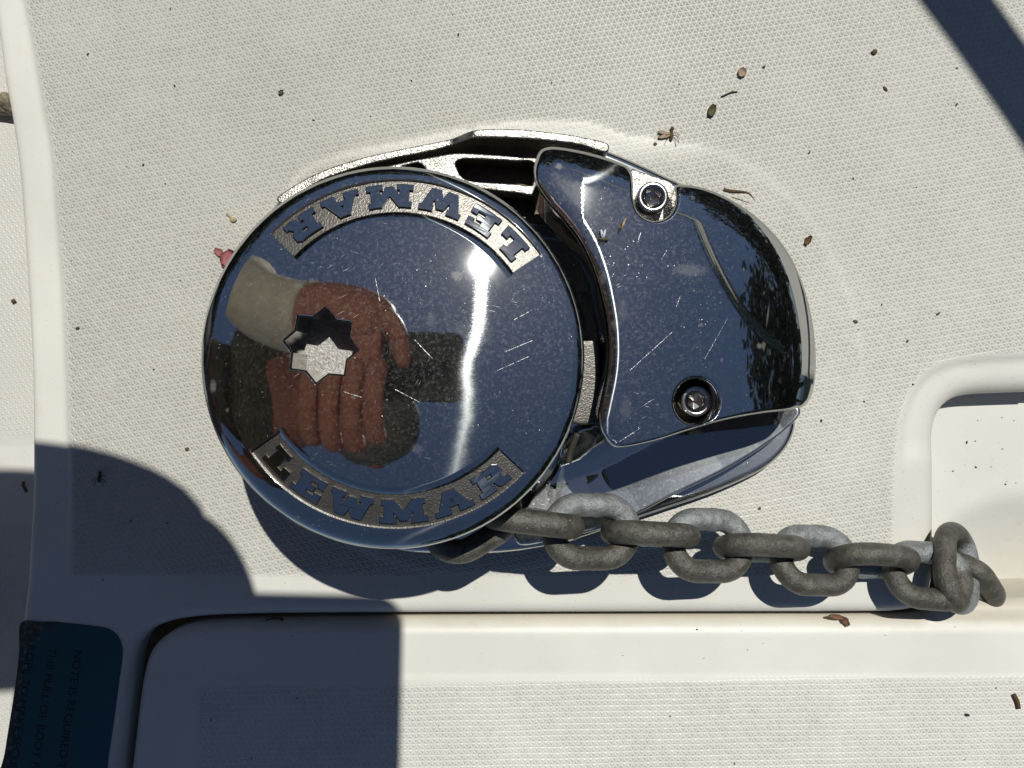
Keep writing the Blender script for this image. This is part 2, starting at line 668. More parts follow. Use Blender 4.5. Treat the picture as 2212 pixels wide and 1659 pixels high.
def cast_metal(name, col=(0.62, 0.60, 0.57), rough=0.28, grain=1.1, depth=0.00016, metal=1.0, dirt=0.35):
    m, nt, p, out = new_mat(name)
    b = NB(nt)
    mm = b.mapping(b.pos(), (1000, 1000, 1000))
    g = b.noise(mm, grain, 3, 0.6, 0.4)
    v = b.voronoi(mm, grain * 1.3)
    h = b.math('ADD', g, b.math('MULTIPLY', v, 0.6))
    nt.links.new(b.bump(h, depth), p.inputs['Normal'])
    big = b.noise(mm, 0.12, 4, 0.65)
    c = b.mix(b.ramp(b.math('MULTIPLY', g, b.math('ADD', big, 0.45)), 0.34, 0.56, dirt, 0.0), (*col, 1), (0.09, 0.08, 0.065, 1))
    nt.links.new(c, p.inputs['Base Color'])
    p.inputs['Metallic'].default_value = metal
    p.inputs['Roughness'].default_value = rough
    return m


def plain(name, col, rough=0.5, metal=0.0, noise=0.25, nscale=0.4, spec=0.4, bump=0.0, col2=None, sheen=0.0):
    m, nt, p, out = new_mat(name)
    b = NB(nt)
    mm = b.mapping(b.pos(), (1000, 1000, 1000))
    f = b.noise(mm, nscale, 5, 0.65)
    c2 = col2 if col2 is not None else tuple(c * (1 - noise) for c in col)
    c = b.mix(b.ramp(f, 0.32, 0.68), (*col, 1), (*c2, 1))
    nt.links.new(c, p.inputs['Base Color'])
    p.inputs['Roughness'].default_value = rough
    p.inputs['Metallic'].default_value = metal
    p.inputs['Specular IOR Level'].default_value = spec
    if bump:
        nt.links.new(b.bump(b.noise(mm, nscale * 3, 4, 0.6), bump), p.inputs['Normal'])
    return m


A_DECK = math.radians(9.6)
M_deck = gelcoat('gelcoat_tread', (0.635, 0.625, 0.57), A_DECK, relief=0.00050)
M_smooth = gelcoat('gelcoat_smooth', (0.64, 0.632, 0.585), 0.0, tread=False, relief=0.0002)
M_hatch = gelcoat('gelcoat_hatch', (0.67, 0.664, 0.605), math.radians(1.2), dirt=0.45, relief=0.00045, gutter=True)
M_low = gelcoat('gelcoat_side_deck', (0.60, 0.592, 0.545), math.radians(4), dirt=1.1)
M_cap = chrome('polished_chrome_cap', wobble=1.0, streak=0.032, st_rough=0.135,
               spots=[(px(986, 594, 83), 2.0, 1.7, 0.45), (px(1000, 712, 84), 3.0, 2.2, 0.10), (px(930, 690, 84), 1.6, 3.2, 0.12), (px(1050, 720, 83), 2.6, 4.0, 0.07),
                      (px(903, 968, 82), 2.0, 1.8, 0.10), (px(478, 972, 80), 1.2, 1.4, 0.25), (px(640, 615, 83), 1.6, 1.2, 0.08), (px(460, 835, 80), 1.4, 2.4, 0.22)],
               scores=[(px(897, 735, 83), px(934, 774, 83), 0.20), (px(744, 846, 83), px(783, 858, 83), 0.16), (px(855, 841, 83), px(906, 868, 83), 0.16), (px(810, 600, 83), px(820, 650, 83), 0.14),
                       (px(1090, 760, 83), px(1150, 735, 83), 0.14), (px(1075, 800, 83), px(1142, 770, 83), 0.12), (px(1110, 690, 83), px(1150, 668, 83), 0.12)])
M_cover = chrome('polished_chrome_cover', streak=0.05, wear=1.1,
                 spots=[(px(1492, 582, 71), 7.0, 2.6, 0.16), (px(1208, 356, 72), 1.3, 1.2, 0.4), (px(1646, 746, 66), 1.3, 1.1, 0.25), (px(1345, 668, 73), 2.4, 5.0, 0.07), (px(1352, 880, 73), 2.6, 4.5, 0.07),
                        (px(1330, 700, 73), 2.0, 1.6, 0.12), (px(1302, 600, 73), 1.6, 2.4, 0.10)],
                 scores=[(px(1361, 800, 73), px(1452, 718, 72), 0.16), (px(1524, 775, 70), px(1576, 686, 69), 0.15), (px(1383, 881, 73), px(1412, 862, 72), 0.15), (px(1338, 953, 72), px(1382, 925, 72), 0.18),
                         (px(1430, 560, 72), px(1442, 540, 72), 0.16), (px(1380, 520, 73), px(1386, 500, 73), 0.16), (px(1470, 640, 71), px(1462, 662, 71), 0.14)], tangent=(0.9, -0.35, 0.1))
M_body = chrome('polished_chrome_body', tint=(0.55, 0.55, 0.55), streak=0.10, wear=1.6, tangent=(0.8, 0.5, 0), st_rough=0.40, aniso=0.45)
M_letter = chrome('polished_letter', streak=0.008, wear=0.5, rough=0.04)
M_cast = cast_metal('sandblasted_chrome', (0.47, 0.455, 0.43), 0.38, 1.3, 0.00014, 1.0, 0.75)
M_plate = cast_metal('blasted_plate', (0.135, 0.131, 0.122), 0.36, 1.5, 0.00007, 0.85, 0.6)
M_socket = cast_metal('socket_metal', (0.38, 0.37, 0.345), 0.5, 1.2, 0.00014, 0.25, 0.5)
M_steel = plain('screw_steel', (0.60, 0.58, 0.55), 0.2, 1.0, 0.35, 0.5, bump=0.00002)
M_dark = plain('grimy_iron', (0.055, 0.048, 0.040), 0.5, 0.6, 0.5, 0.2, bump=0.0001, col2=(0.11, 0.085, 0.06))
M_gasket = plain('gasket_rubber', (0.20, 0.13, 0.065), 0.7, 0.0, 0.5, 0.1)


def chain_mat():
    m, nt, p, out = new_mat('galvanised_chain')
    b = NB(nt)
    geo = b.n('ShaderNodeNewGeometry')
    mm = b.mapping(geo.outputs['Position'], (1000, 1000, 1000))
    oi = b.n('ShaderNodeObjectInfo')
    n1 = b.noise(mm, 0.17, 6, 0.75, 0.8)
    n2 = b.noise(mm, 1.3, 4, 0.7)
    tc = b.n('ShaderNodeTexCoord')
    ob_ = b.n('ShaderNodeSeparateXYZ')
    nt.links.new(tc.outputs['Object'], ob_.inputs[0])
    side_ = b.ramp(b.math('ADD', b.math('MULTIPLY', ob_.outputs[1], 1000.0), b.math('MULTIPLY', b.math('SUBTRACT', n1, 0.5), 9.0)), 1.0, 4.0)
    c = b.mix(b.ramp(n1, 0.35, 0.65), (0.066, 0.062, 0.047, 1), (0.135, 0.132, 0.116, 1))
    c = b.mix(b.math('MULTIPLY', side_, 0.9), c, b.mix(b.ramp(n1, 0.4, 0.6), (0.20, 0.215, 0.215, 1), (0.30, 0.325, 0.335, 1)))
    c = b.mix(b.ramp(n2, 0.52, 0.72, 0, 0.75), c, (0.035, 0.033, 0.028, 1))
    c = b.mix(b.ramp(b.noise(mm, 0.7, 3), 0.69, 0.75, 0, 0.7), c, (0.34, 0.34, 0.32, 1))
    nt.links.new(c, p.inputs['Base Color'])
    p.inputs['Metallic'].default_value = 0.35
    p.inputs['Roughness'].default_value = 0.40
    nt.links.new(b.bump(b.math('ADD', n2, b.noise(mm, 0.4, 4, 0.7)), 0.00040), p.inputs['Normal'])
    return m


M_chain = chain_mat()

# ------------------------------------------------------------------ the deck
BB = ((-212, -165), (212, 165))


def PX(u, v):
    return (u, v)


left_edge = [(-30, -60), (-10, 80), (0, 161), (15, 243), (32, 360), (41, 470), (50, 600), (57, 720), (61, 830),
             (62, 950), (62, 1100), (58, 1250), (47, 1340), (30, 1470), (6, 1620), (-12, 1740)]
hatch_gap = [(250, 1760), (263, 1640), (280, 1485), (288, 1420), (300, 1388), (322, 1364), (360, 1347), (422, 1336),
             (546, 1330), (720, 1328), (900, 1327), (1150, 1326.5), (1400, 1326), (1650, 1325.5), (1850, 1325), (1955, 1322),
             (1993, 1313), (2014, 1296), (2024, 1265), (2027, 1200), (2028, 1100), (2028, 1000), (2030, 935), (2037, 903), (2052, 878),
             (2076, 861), (2110, 853), (2180, 849), (2270, 846)]
main = pxs(left_edge + hatch_gap)
fineA = catmull(pxs(left_edge), 1.6, False)
fineB = catmull(pxs(hatch_gap), 1.4, False)
far = np.array([(900, px(0, 842)[1]), (900, 900), (-700, 900), (px(-75, 0)[0], 170.0)])
outline = np.vstack([fineA, fineB, far])
crease_l = catmull(pxs([(40, -80), (57, 0), (82, 136), (99, 236), (114, 317), (122, 411), (136, 600), (147, 823), (150, 930), (152, 1100), (154, 1250)]), 4, False)
crease_r = catmull(pxs([(1936, 1260), (1936, 1120), (1940, 1000), (1952, 900), (1972, 845), (2002, 806), (2050, 783), (2120, 772), (2212, 766), (2400, 760)]), 4, False)
pad_line = catmull(pxs([(600, 470), (640, 385), (720, 340), (850, 310), (960, 285), (1130, 262), (1300, 270), (1330, 287), (1420, 300),
                        (1560, 330), (1720, 440), (1820, 600), (1858, 760), (1850, 900), (1800, 1000), (1600, 1120), (1300, 1200), (900, 1230), (600, 1050), (520, 800)]), 5, True)


def xl_at(Y):
    return np.interp(-Y, -crease_l[:, 1], crease_l[:, 0])


def right_of_crease_r(P):
    # region between the crease and the locker opening
    yy = np.interp(P[:, 0], crease_r[:, 0][5:], crease_r[:, 1][5:], left=-1e3)
    xx = np.interp(-P[:, 1], -crease_r[:, 1][::-1], crease_r[:, 0][::-1])
    return (P[:, 0] > px(1934, 0)[0]) & ((P[:, 1] < yy) | (P[:, 0] > 1e4))


def deck_z(P):
    dl_ = P[:, 0] - xl_at(P[:, 1])
    z = -2.2 * (1 - smooth01((dl_ + 2.2) / 2.6)) * smooth01((P[:, 1] - px(0, 1215)[1]) / 30.0)
    rc = right_of_crease_r(P)
    d = dist_line(P, crease_r, False)
    sd_ = np.where(rc, d, -d)
    up = smooth01((P[:, 1] - px(0, 1010)[1]) / 12.0)
    z -= 1.5 * smooth01((sd_ + 0.5) / 3.0) * (0.25 + 0.75 * up)
    ip = inside(P, pad_line)
    dp = dist_line(P, pad_line)
    wide = 1.2 + 3.5 * smooth01((P[:, 0] - px(1400, 0)[0]) / 30.0)
    z += (0.30 + 0.25 * smooth01((P[:, 0] - px(1400, 0)[0]) / 30.0)) * smooth01((np.where(ip, dp, -dp) + wide / 2) / wide)
    return z


def deck_r(P):
    return np.where((P[:, 0] > px(1985, 0)[0]), 7.0, np.where(P[:, 0] < px(100, 0)[0], 2.5, 4.2))


def set_attr(ob, vals):
    me = ob.data
    a = me.attributes.new('tread', 'FLOAT', 'POINT')
    full = np.zeros(len(me.vertices))
    full[:len(vals)] = vals
    a.data.foreach_set('value', full)


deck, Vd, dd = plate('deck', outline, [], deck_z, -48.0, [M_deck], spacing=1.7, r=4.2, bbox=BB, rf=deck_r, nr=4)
tag(deck, 'cream moulded deck with a grid of tiny triangles', None, None, 'structure')
t = smooth01((Vd[:, 0] - xl_at(Vd[:, 1])) / 1.2)
t *= smooth01((Vd[:, 1] - px(0, 1243)[1]) / 1.0)
rc = right_of_crease_r(Vd)
dr = dist_line(Vd, crease_r, False)
t *= smooth01((np.where(rc, -dr, dr) - 0.3) / 2.2)
ip = inside(Vd, pad_line)
nearpad = dist_line(Vd, pad_line)
# gelcoat ran thick around the pad, the tread is half filled there
soft = smooth01((Vd[:, 1] - px(0, 372)[1]) / 12.0) * smooth01((px(1590, 0)[0] - Vd[:, 0]) / 25.0)
t *= 1 - np.where(ip, 0.75, 0.0) * soft
t *= 1 - 0.40 * np.exp(-(nearpad / 1.3) ** 2) * (0.55 + 0.45 * smooth01((px(1450, 0)[0] - Vd[:, 0]) / 30.0))
set_attr(deck, t)

# side deck, 40 mm lower, and the locker floor
def sheet(name, x0, x1, y0, y1, zf, mat, step):
    xs = np.arange(x0, x1 + step, step)
    ys = np.arange(y0, y1 + step, step)
    P = np.array([(x, y) for y in ys for x in xs])
    z = zf(P)
    n = len(xs)
    F = [(j * n + i, j * n + i + 1, (j + 1) * n + i + 1, (j + 1) * n + i) for j in range(len(ys) - 1) for i in range(n - 1)]
    return mk(name, np.column_stack([P, z]), F, mat), P


side, Ps = sheet('side_deck', -260, -170, -220, 220, lambda P: np.full(len(P), -40.0) - 0.6 * smooth01((px(0, 948, -40)[1] - P[:, 1]) / 2.0), M_low, 2.0)
tag(side, 'lower side deck beside the moulding', None, None, 'structure')
set_attr(side, 0.45 * np.maximum(smooth01((Ps[:, 1] - px(0, 950, -40)[1]) / 1.5), smooth01((px(0, 1130, -40)[1] - Ps[:, 1]) / 2.0)))
far_side, _ = sheet('side_deck', -1760, -260, -1500, 1500, lambda P: np.full(len(P), -41.5), M_low, 100.0)
tag(far_side, 'side deck carrying on away from the moulding', None, None, 'structure')

arc = catmull(pxs([(1985, 1330), (2004, 1230), (2040, 1145), (2090, 1098), (2150, 1074), (2230, 1062), (2400, 1050)], -20), 4, False)
arc_poly = np.vstack([arc, [(300, -200), (px(1985, 0, -20)[0], -200)]])


def floor_z(P):
    ins = inside(P, arc_poly)
    d = dist_line(P, arc, False)
    s = np.where(ins, d, -d)
    q = np.clip(s + 3, 0, None)
    return -20.0 - np.where(q < 8, 0.55 * q * q / 16, 0.55 * (q - 4))


loc, Pl = sheet('locker_floor', px(1990, 0)[0], 300, px(0, 1420)[1], px(0, 800)[1], floor_z, M_smooth, 2.0)
tag(loc, 'white floor of the recess the chain drops into', None, None, 'structure')
gut, _ = sheet('hatch_gutter', px(200, 0)[0], px(2060, 0)[0], px(0, 1760)[1], px(0, 1312)[1], lambda P: np.full(len(P), -13.0), M_gasket, 8.0)
tag(gut, 'brown rubber gutter under the hatch edge', None, None, 'structure')

# hatch lid
hl = [(262, 1790), (285, 1600), (300, 1480), (310, 1432), (322, 1406), (345, 1382), (380, 1362), (430, 1350), (550, 1344), (870, 1339), (1400, 1336),
      (1880, 1335), (1975, 1333), (2012, 1328), (2026, 1314), (2036, 1304), (2080, 1301), (2212, 1299), (2300, 1298)]
ho = np.vstack([catmull(pxs(hl), 1.6, False), [(500, px(0, 1290)[1]), (500, -400), (px(220, 0)[0], -400)]])


def hatch_z(P):
    v = 829.5 - P[:, 1] / K0
    return -1.2 - 1.4 * (1 - smooth01((v - 1345) / 22.0)) + 0.5 * smooth01((v - 1458) / 8.0)


hatch, Vh, dh = plate('hatch_lid', ho, [], hatch_z, -65.0, [M_hatch], spacing=1.8, r=4.5, bbox=((-165, -165), (212, -80)), nr=4, base=(60, -135, 0))
tag(hatch, 'cream locker hatch lid with fine non-slip tread below the chain', 'hatch')
uh = Vh[:, 0] / K0 + 1106
vh = 829.5 - Vh[:, 1] / K0
set_attr(hatch, smooth01((vh - (1477 - (uh - 870) * 0.0135)) / 6.0) * smooth01((uh - 420) / 8.0))

# sticker beside the hatch
def sticker_mat():
    m, nt, p, out = new_mat('teal_vinyl')
    b = NB(nt)
    mm = b.mapping(b.pos(), (1000, 1000, 1000))
    n = b.noise(mm, 0.5, 5, 0.7)
    uvn = b.n('ShaderNodeAttribute', attribute_name='wear')
    k = b.ramp(b.math('ADD', uvn.outputs['Fac'], b.math('MULTIPLY', b.math('SUBTRACT', n, 0.5), 0.5)), 0.42, 0.62)
    c = b.mix(k, (0.008, 0.078, 0.098, 1), b.mix(b.ramp(n, 0.45, 0.7), (0.035, 0.035, 0.03, 1), (0.16, 0.15, 0.13, 1)))
    nt.links.new(c, p.inputs['Base Color'])
    p.inputs['Roughness'].default_value = 0.38
    return m


st_out = [(46, 1345), (60, 1340), (80, 1342), (120, 1343), (160, 1347), (205, 1352), (235, 1358), (254, 1372), (264, 1394), (265, 1415), (258, 1470), (246, 1560), (234, 1640), (220, 1740),
          (-5, 1740), (12, 1620), (34, 1480), (42, 1410)]
M_stick = sticker_mat()
so = catmull(pxs(st_out), 1.5)
stick, Vst, dst = plate('sticker', so, [], lambda P: deck_z(P) + 0.35, -2.6, [M_stick], spacing=2.0, r=0.0, base=(*px(150, 1500)[:2], 0))
tag(stick, 'dark teal sticker with worn black edge and black lettering at lower left', 'sticker')
a = stick.data.attributes.new('wear', 'FLOAT', 'POINT')
wv = np.zeros(len(stick.data.vertices))
eL = catmull(pxs([(110, 1338), (60, 1340), (46, 1345), (42, 1410), (34, 1480), (12, 1620), (-5, 1740)]), 2, False)
dw = dist_line(Vst, eL, False)
cor = np.linalg.norm(Vst - px(55, 1350)[:2], axis=1)
wv[:len(Vst)] = np.clip(np.maximum(1 - dw / 6.5, 1 - cor / 15.0), 0, 1)
a.data.foreach_set('value', wv)
M_ink = plain('black_ink', (0.006, 0.007, 0.008), 0.5, noise=0.1)
rows = [('NOTE IS REQUIRED THE MEN', (163, 1402), 8.4), ('THE PULL OF BODY FROM THE', (107, 1396), 8.4), ('ROPE TO MAKE SECURE OF', (61, 1390), 8.4)]
parts = []
for body, (u, v), lean in rows:
    TV, TF = text_mesh(body, 4.9)
    dirv = np.array((-math.sin(math.radians(lean)), -math.cos(math.radians(lean))))
    upv = np.array((math.cos(math.radians(lean)), -math.sin(math.radians(lean))))
    o = px(u, v)[:2]
    V2 = o + TV[:, :1] * dirv * 1.0 + TV[:, 1:2] * upv * 0.9
    z = deck_z(V2) + 0.40
    parts.append((np.column_stack([V2, z]), TF))
tv, tf = join(parts)
mk('lettering', tv, tf, M_ink, stick, smooth=False)

# ------------------------------------------------------------------ the windlass
wl = empty('anchor_windlass', (*px(1106, 769)[:2], 0))
tag(wl, 'polished chrome anchor windlass with round lettered cap and chain cover', 'windlass')

# base plate
bo = [(600, 432), (645, 395), (700, 366), (780, 340), (850, 325), (930, 309), (1000, 295), (1060, 289), (1180, 295), (1300, 320), (1480, 398), (1600, 450),
      (1690, 540), (1735, 650), (1750, 760), (1738, 850), (1722, 890), (1718, 930), (1700, 968), (1660, 1008), (1560, 1058), (1440, 1100), (1380, 1120),
      (1260, 1163), (1180, 1183), (1080, 1196), (960, 1198), (850, 1190), (740, 1150), (640, 1080), (570, 980), (545, 850), (545, 700), (560, 520)]
bp, _, _ = plate('base_plate', catmull(pxs(bo, 8), 1.5), [], lambda P: np.full(len(P), 9.0), 0.3, [M_body], wl, spacing=3.0, r=3.0, mirror=True)


def slab(name, pts, zt, zb, mat, parent, sp=1.0, r=0.8, holes=(), ds=0.8, smooth_outline=True, mats=None, skirt=0):
    if callable(zt):
        zz = zt
    else:
        zz = lambda P: np.full(len(P), float(zt))
    z0 = float(np.mean(zz(np.array([px(*pts[0], 20)[:2]]))))
    out_ = pxs(pts, z0)
    out_ = catmull(out_, ds) if smooth_outline else out_
    hs = [catmull(pxs(h, z0), ds) for h in holes]
    return plate(name, out_, hs, zz, zb, mats or [mat], parent, spacing=sp, r=r, skirt_mi=skirt)[0]


def rim_z(P):
    u = P[:, 0] / (K0 * (H - 24) / H) + 1106
    return 19.0 + 6.0 * smooth01((u - 968) / 62.0)


rim = [(597, 430), (640, 397), (700, 367), (780, 341), (850, 325), (930, 309), (968, 301), (1000, 294), (1036, 289), (1110, 288), (1180, 294), (1250, 304), (1312, 322),
       (1308, 337), (1250, 322), (1180, 313), (1110, 308), (1036, 307), (1000, 311), (972, 316), (935, 326), (850, 343), (780, 360), (700, 388), (650, 416), (612, 442)]
slab('cast_rim', rim, rim_z, 8.0, M_cast, wl, 1.0, 0.7, mats=[M_cast, M_body], skirt=1)
web = [(770, 385), (820, 364), (880, 349), (940, 338), (985, 331), (1060, 334), (1130, 340), (1165, 345), (1165, 418), (1110, 416), (1060, 411), (1010, 402), (960, 392), (900, 380), (830, 380)]
hole1 = [(984, 352), (992, 345), (1010, 343), (1060, 345), (1110, 348), (1152, 352), (1152, 398), (1110, 397), (1060, 394), (1020, 391), (1000, 384), (990, 370)]
hole2 = [(868, 361), (885, 355), (905, 352), (915, 360), (922, 373), (900, 372), (880, 370)]
slab('cast_web', web, 24.0, 9.0, M_cast, wl, 1.0, 0.6, [hole1, hole2], mats=[M_cast, M_dark], skirt=1)
# dark sheet on the base plate: shade under the web put into the colour
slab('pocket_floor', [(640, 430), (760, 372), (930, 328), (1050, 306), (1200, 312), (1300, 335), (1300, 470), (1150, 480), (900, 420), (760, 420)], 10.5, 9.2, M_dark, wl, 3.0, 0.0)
# stripper arm between the gypsy and the cover
slab('stripper', [(1236, 735), (1262, 735), (1290, 738), (1296, 800), (1292, 860), (1290, 910), (1230, 910), (1225, 800)], 55.0, 10.0, M_plate, wl, 1.0, 0.6, ds=1.0)
slab('side_wall', [(1290, 730), (1330, 740), (1340, 830), (1330, 905), (1294, 914), (1291, 860), (1295, 800)], 40.0, 10.0, M_dark, wl, 2.0, 0.5, ds=1.0)

# faired chain chute, lower right
bowl = [(1200, 1010), (1216, 955), (1250, 925), (1330, 910), (1480, 870), (1640, 850), (1716, 868), (1722, 892), (1690, 928), (1640, 965), (1560, 1014), (1450, 1068), (1380, 1104),
        (1300, 1138), (1200, 1162), (1120, 1172), (1105, 1140), (1130, 1090), (1170, 1050)]
low_edge = pxs([(1722, 892), (1690, 928), (1640, 965), (1560, 1014), (1450, 1068), (1380, 1104), (1300, 1138), (1200, 1162), (1120, 1172)], 18)
rid = catmull(pxs([(1100, 1090), (1150, 1050), (1200, 1040), (1280, 1064), (1360, 1068), (1440, 1030), (1540, 992), (1660, 960)], 18), 3, False)


def bowl_z(P):
    d = dist_line(P, low_edge, False)
    z = 18.0 + 0.23 * np.clip(20 - d, 0, 20) ** 1.15 / 1.4
    return z + 18.0 * smooth01((d - 24) / 34.0)


plate('chain_chute', catmull(pxs(bowl, 18), 1.2), [], bowl_z, 8.0, [M_body], wl, spacing=1.0, r=1.6, mirror=True)

# gypsy (chain wheel) under the cap
GC = px(849, 769, 60)
gv, gf = [], []
prof = [(0, 34), (30, 34), (53, 34), (55.5, 36), (55.5, 40), (52, 43), (45, 50), (42, 53), (45, 57), (50, 60.5), (51, 61.5), (40, 61.8), (0, 61.8)]
n = 160
for i in range(n):
    a_ = 2 * math.pi * i / n
    pk = 0.5 + 0.5 * math.cos(8 * a_ + 0.6)
    for r_, z_ in prof:
        rr = r_ - (4.5 * pk * math.exp(-((z_ - 53) / 9.0) ** 2) if r_ > 35 else 0)
        gv.append((GC[0] + rr * math.cos(a_), GC[1] + rr * math.sin(a_), z_))
m_ = len(prof)
for i in range(n):
    j = (i + 1) % n
    for k in range(m_ - 1):
        gf.append((i * m_ + k, j * m_ + k, j * m_ + k + 1, i * m_ + k + 1))
mk('gypsy', gv, gf, M_dark, wl)
sv, sf = lathe([(0, 34), (34, 34), (34, 9.2)], 48, (GC[0], GC[1], 0))
mk('hub', sv, sf, M_dark, wl)

# cap
RC = px(854, 760, 83)[:2]          # centre of the lettering
RM = px(849, 769, 76)[:2]          # centre of the rim
R_CAP = 58.7
DOME_C = np.array((-37.4, -8.0))
RD = 330.0


def dome(P):
    q = np.asarray(P, float) - DOME_C
    return 84.5 - (q ** 2).sum(-1) / (2 * RD)


def dome_n(P):
    q = (np.asarray(P, float) - DOME_C) / RD
    nn = np.column_stack([q, np.ones(len(q))])
    return nn / np.linalg.norm(nn, axis=1)[:, None]


SC = px(690, 745, 85)[:2]
NA = 720
th = np.radians(np.arange(NA) * 0.5)


def star_r(t, R=11.2):
    k = 0.775
    a_ = (np.degrees(t) - 38.0) % 45.0
    a_ = np.minimum(a_, 45 - a_)            # 0 at a tip, 22.5 at a root
    a_ = np.radians(a_)
    b_ = math.radians(22.5)
    x1, y1 = R, 0.0
    x2, y2 = R * k * math.cos(b_), R * k * math.sin(b_)
    # ray/segment intersection
    den = np.cos(a_) * (y2 - y1) - np.sin(a_) * (x2 - x1)
    return (x1 * (y2 - y1) - y1 * (x2 - x1)) / den


sr = star_r(th)
cs = np.stack([np.cos(th), np.sin(th)], 1)
rings = []     # (xy, zoff, use analytic normal)
star0 = SC + cs * sr[:, None]
rings.append((star0, -0.75, False))
rings.append((SC + cs * (sr * 1.055)[:, None], -0.10, False))
rings.append((SC + cs * (sr * 1.075)[:, None], 0.0, True))
R_IN = 40.2
for i in range(1, 33):
    tt = i / 32.0
    rings.append(((SC + cs * (sr * 1.075)[:, None]) * (1 - tt) + (RC + cs * R_IN) * tt, 0.0, True))
R_P0, R_P1 = 42.6, 53.0
i_roll = len(rings)
roll_q = np.linspace(0.12, 1.0, 9)
for q in roll_q[:-1]:
    rings.append((RC + cs * (R_IN + (R_P0 - R_IN) * q), 0.0, True))
i_p0 = len(rings)
rings.append((RC + cs * R_P0, -0.12, False))
for r_ in np.linspace(R_P0 + 0.6, R_P1 - 0.6, 12):
    rings.append((RC + cs * r_, 0.0, True))
i_p1 = len(rings)
rings.append((RC + cs * R_P1, -0.12, False))
rings.append((RC + cs * 53.15, 0.0, True))
rf0, rfd, dz = 53.3, R_CAP - 53.3, 2.6
for q in np.sin(np.linspace(0.04, math.pi / 2, 12)):
    rings.append((RC + (RM - RC) * q + cs * (rf0 + rfd * q), -dz * (1 - math.sqrt(max(0, 1 - q * q))), False))
rings.append((RM + cs * (R_CAP), -dz - 1.0, False))
rings.append((RM + cs * (R_CAP - 0.6), -dz - 1.4, False))
rings.append((RM + cs * (R_CAP - 0.6), -dz - 4.6, False))
rings.append((RM + cs * (R_CAP - 2.0), -dz - 5.4, False))
rings.append((RC + cs * 44.0, -dz - 5.4, False))
CT = [85.5, 265.5]
HALF = 51.5


def in_sector(i):
    a_ = i * 0.5
    return any(abs((a_ - c + 180) % 360 - 180) < HALF - 1e-6 and abs((a_ + 0.5 - c + 180) % 360 - 180) <= HALF + 1e-6 for c in CT)


sec = np.array([any(abs((k_ * 0.5 - c_ + 180) % 360 - 180) <= HALF + 1e-6 for c_ in CT) for k_ in range(NA)])
cv = []
cn = []
for k_, (xy, zo, an) in enumerate(rings):
    nn_ = dome_n(xy)
    if k_ == i_p1:
        z = dome(xy) + np.where(sec, zo, 0.0)
        nn_[sec] = np.nan
    elif i_roll <= k_ <= i_p0:
        q = roll_q[k_ - i_roll]
        z = dome(xy) - np.where(sec, 0.75 * q * q, 0.0)
        nn_[sec, :2] += (cs * 0.75 * 2 * q / (R_P0 - R_IN))[sec]
        nn_ /= np.linalg.norm(nn_, axis=1)[:, None]
    else:
        z = dome(xy) + zo
        if not an:
            nn_[:] = np.nan
    cv.append(np.column_stack([xy, z]))
    cn.append(nn_)
cf = []
for k in range(len(rings) - 1):
    for i in range(NA):
        if i_p0 <= k < i_p1 and in_sector(i):
            continue
        j = (i + 1) % NA
        cf.append((k * NA + i, (k + 1) * NA + i, (k + 1) * NA + j, k * NA + j))
# recess walls round each name plate
wall_v, off = [], len(rings) * NA
PD = 1.35
for c in CT:
    i0, i1 = int(round((c - HALF) * 2)), int(round((c + HALF) * 2))
    loop = []
    ids = list(range(i0, i1 + 1))
    for i in ids: loop.append((R_P0, i))
    for r_ in np.linspace(R_P0 + 0.6, R_P1 - 0.6, 12): loop.append((r_, i1))
    for i in ids[::-1]: loop.append((R_P1, i))
    for r_ in np.linspace(R_P0 + 0.6, R_P1 - 0.6, 12)[::-1]: loop.append((r_, i0))
    L = len(loop)
    for lev in (0, 1):
        for r_, i in loop:
            aa = math.radians(i * 0.5)
            if lev:
                r_ = min(max(r_, R_P0 + 0.3), R_P1 - 0.3)
                aa = min(max(aa, math.radians(i0 * 0.5) + 0.006), math.radians(i1 * 0.5) - 0.006)
            p_ = RC + r_ * np.array((math.cos(aa), math.sin(aa)))
            wall_v.append((*p_, float(dome(p_)) - (PD if lev else (0.75 if abs(r_ - R_P0) < 1e-6 else 0.10))))
    for i in range(L):
        j = (i + 1) % L
        cf.append((off + i, off + j, off + L + j, off + L + i))
    off += 2 * L
allv = np.vstack(cv + [np.array(wall_v)])
alln = np.vstack(cn + [np.full((len(wall_v), 3), np.nan)])
cap = mk('cap', allv, cf, M_cap, wl, normals=alln)

# socket: star walls and a blasted floor
SD = 20.0
zt = dome(star0) - 0.7
pv = np.vstack([np.column_stack([star0, zt]), np.column_stack([SC + cs * (sr * 0.985)[:, None], zt - SD])])
pf = [(i, (i + 1) % NA, NA + (i + 1) % NA, NA + i) for i in range(NA)]
sock = mk('handle_socket', pv, pf, M_steel, wl, smooth=False)
fv = np.vstack([[(*SC, float(dome(SC)) - SD)], np.column_stack([SC + cs * (sr * 1.0)[:, None], np.full(NA, float(dome(SC)) - SD + 0.3)])])
mk('socket_floor', fv, [(0, 1 + i, 1 + (i + 1) % NA) for i in range(NA)], M_socket, sock)

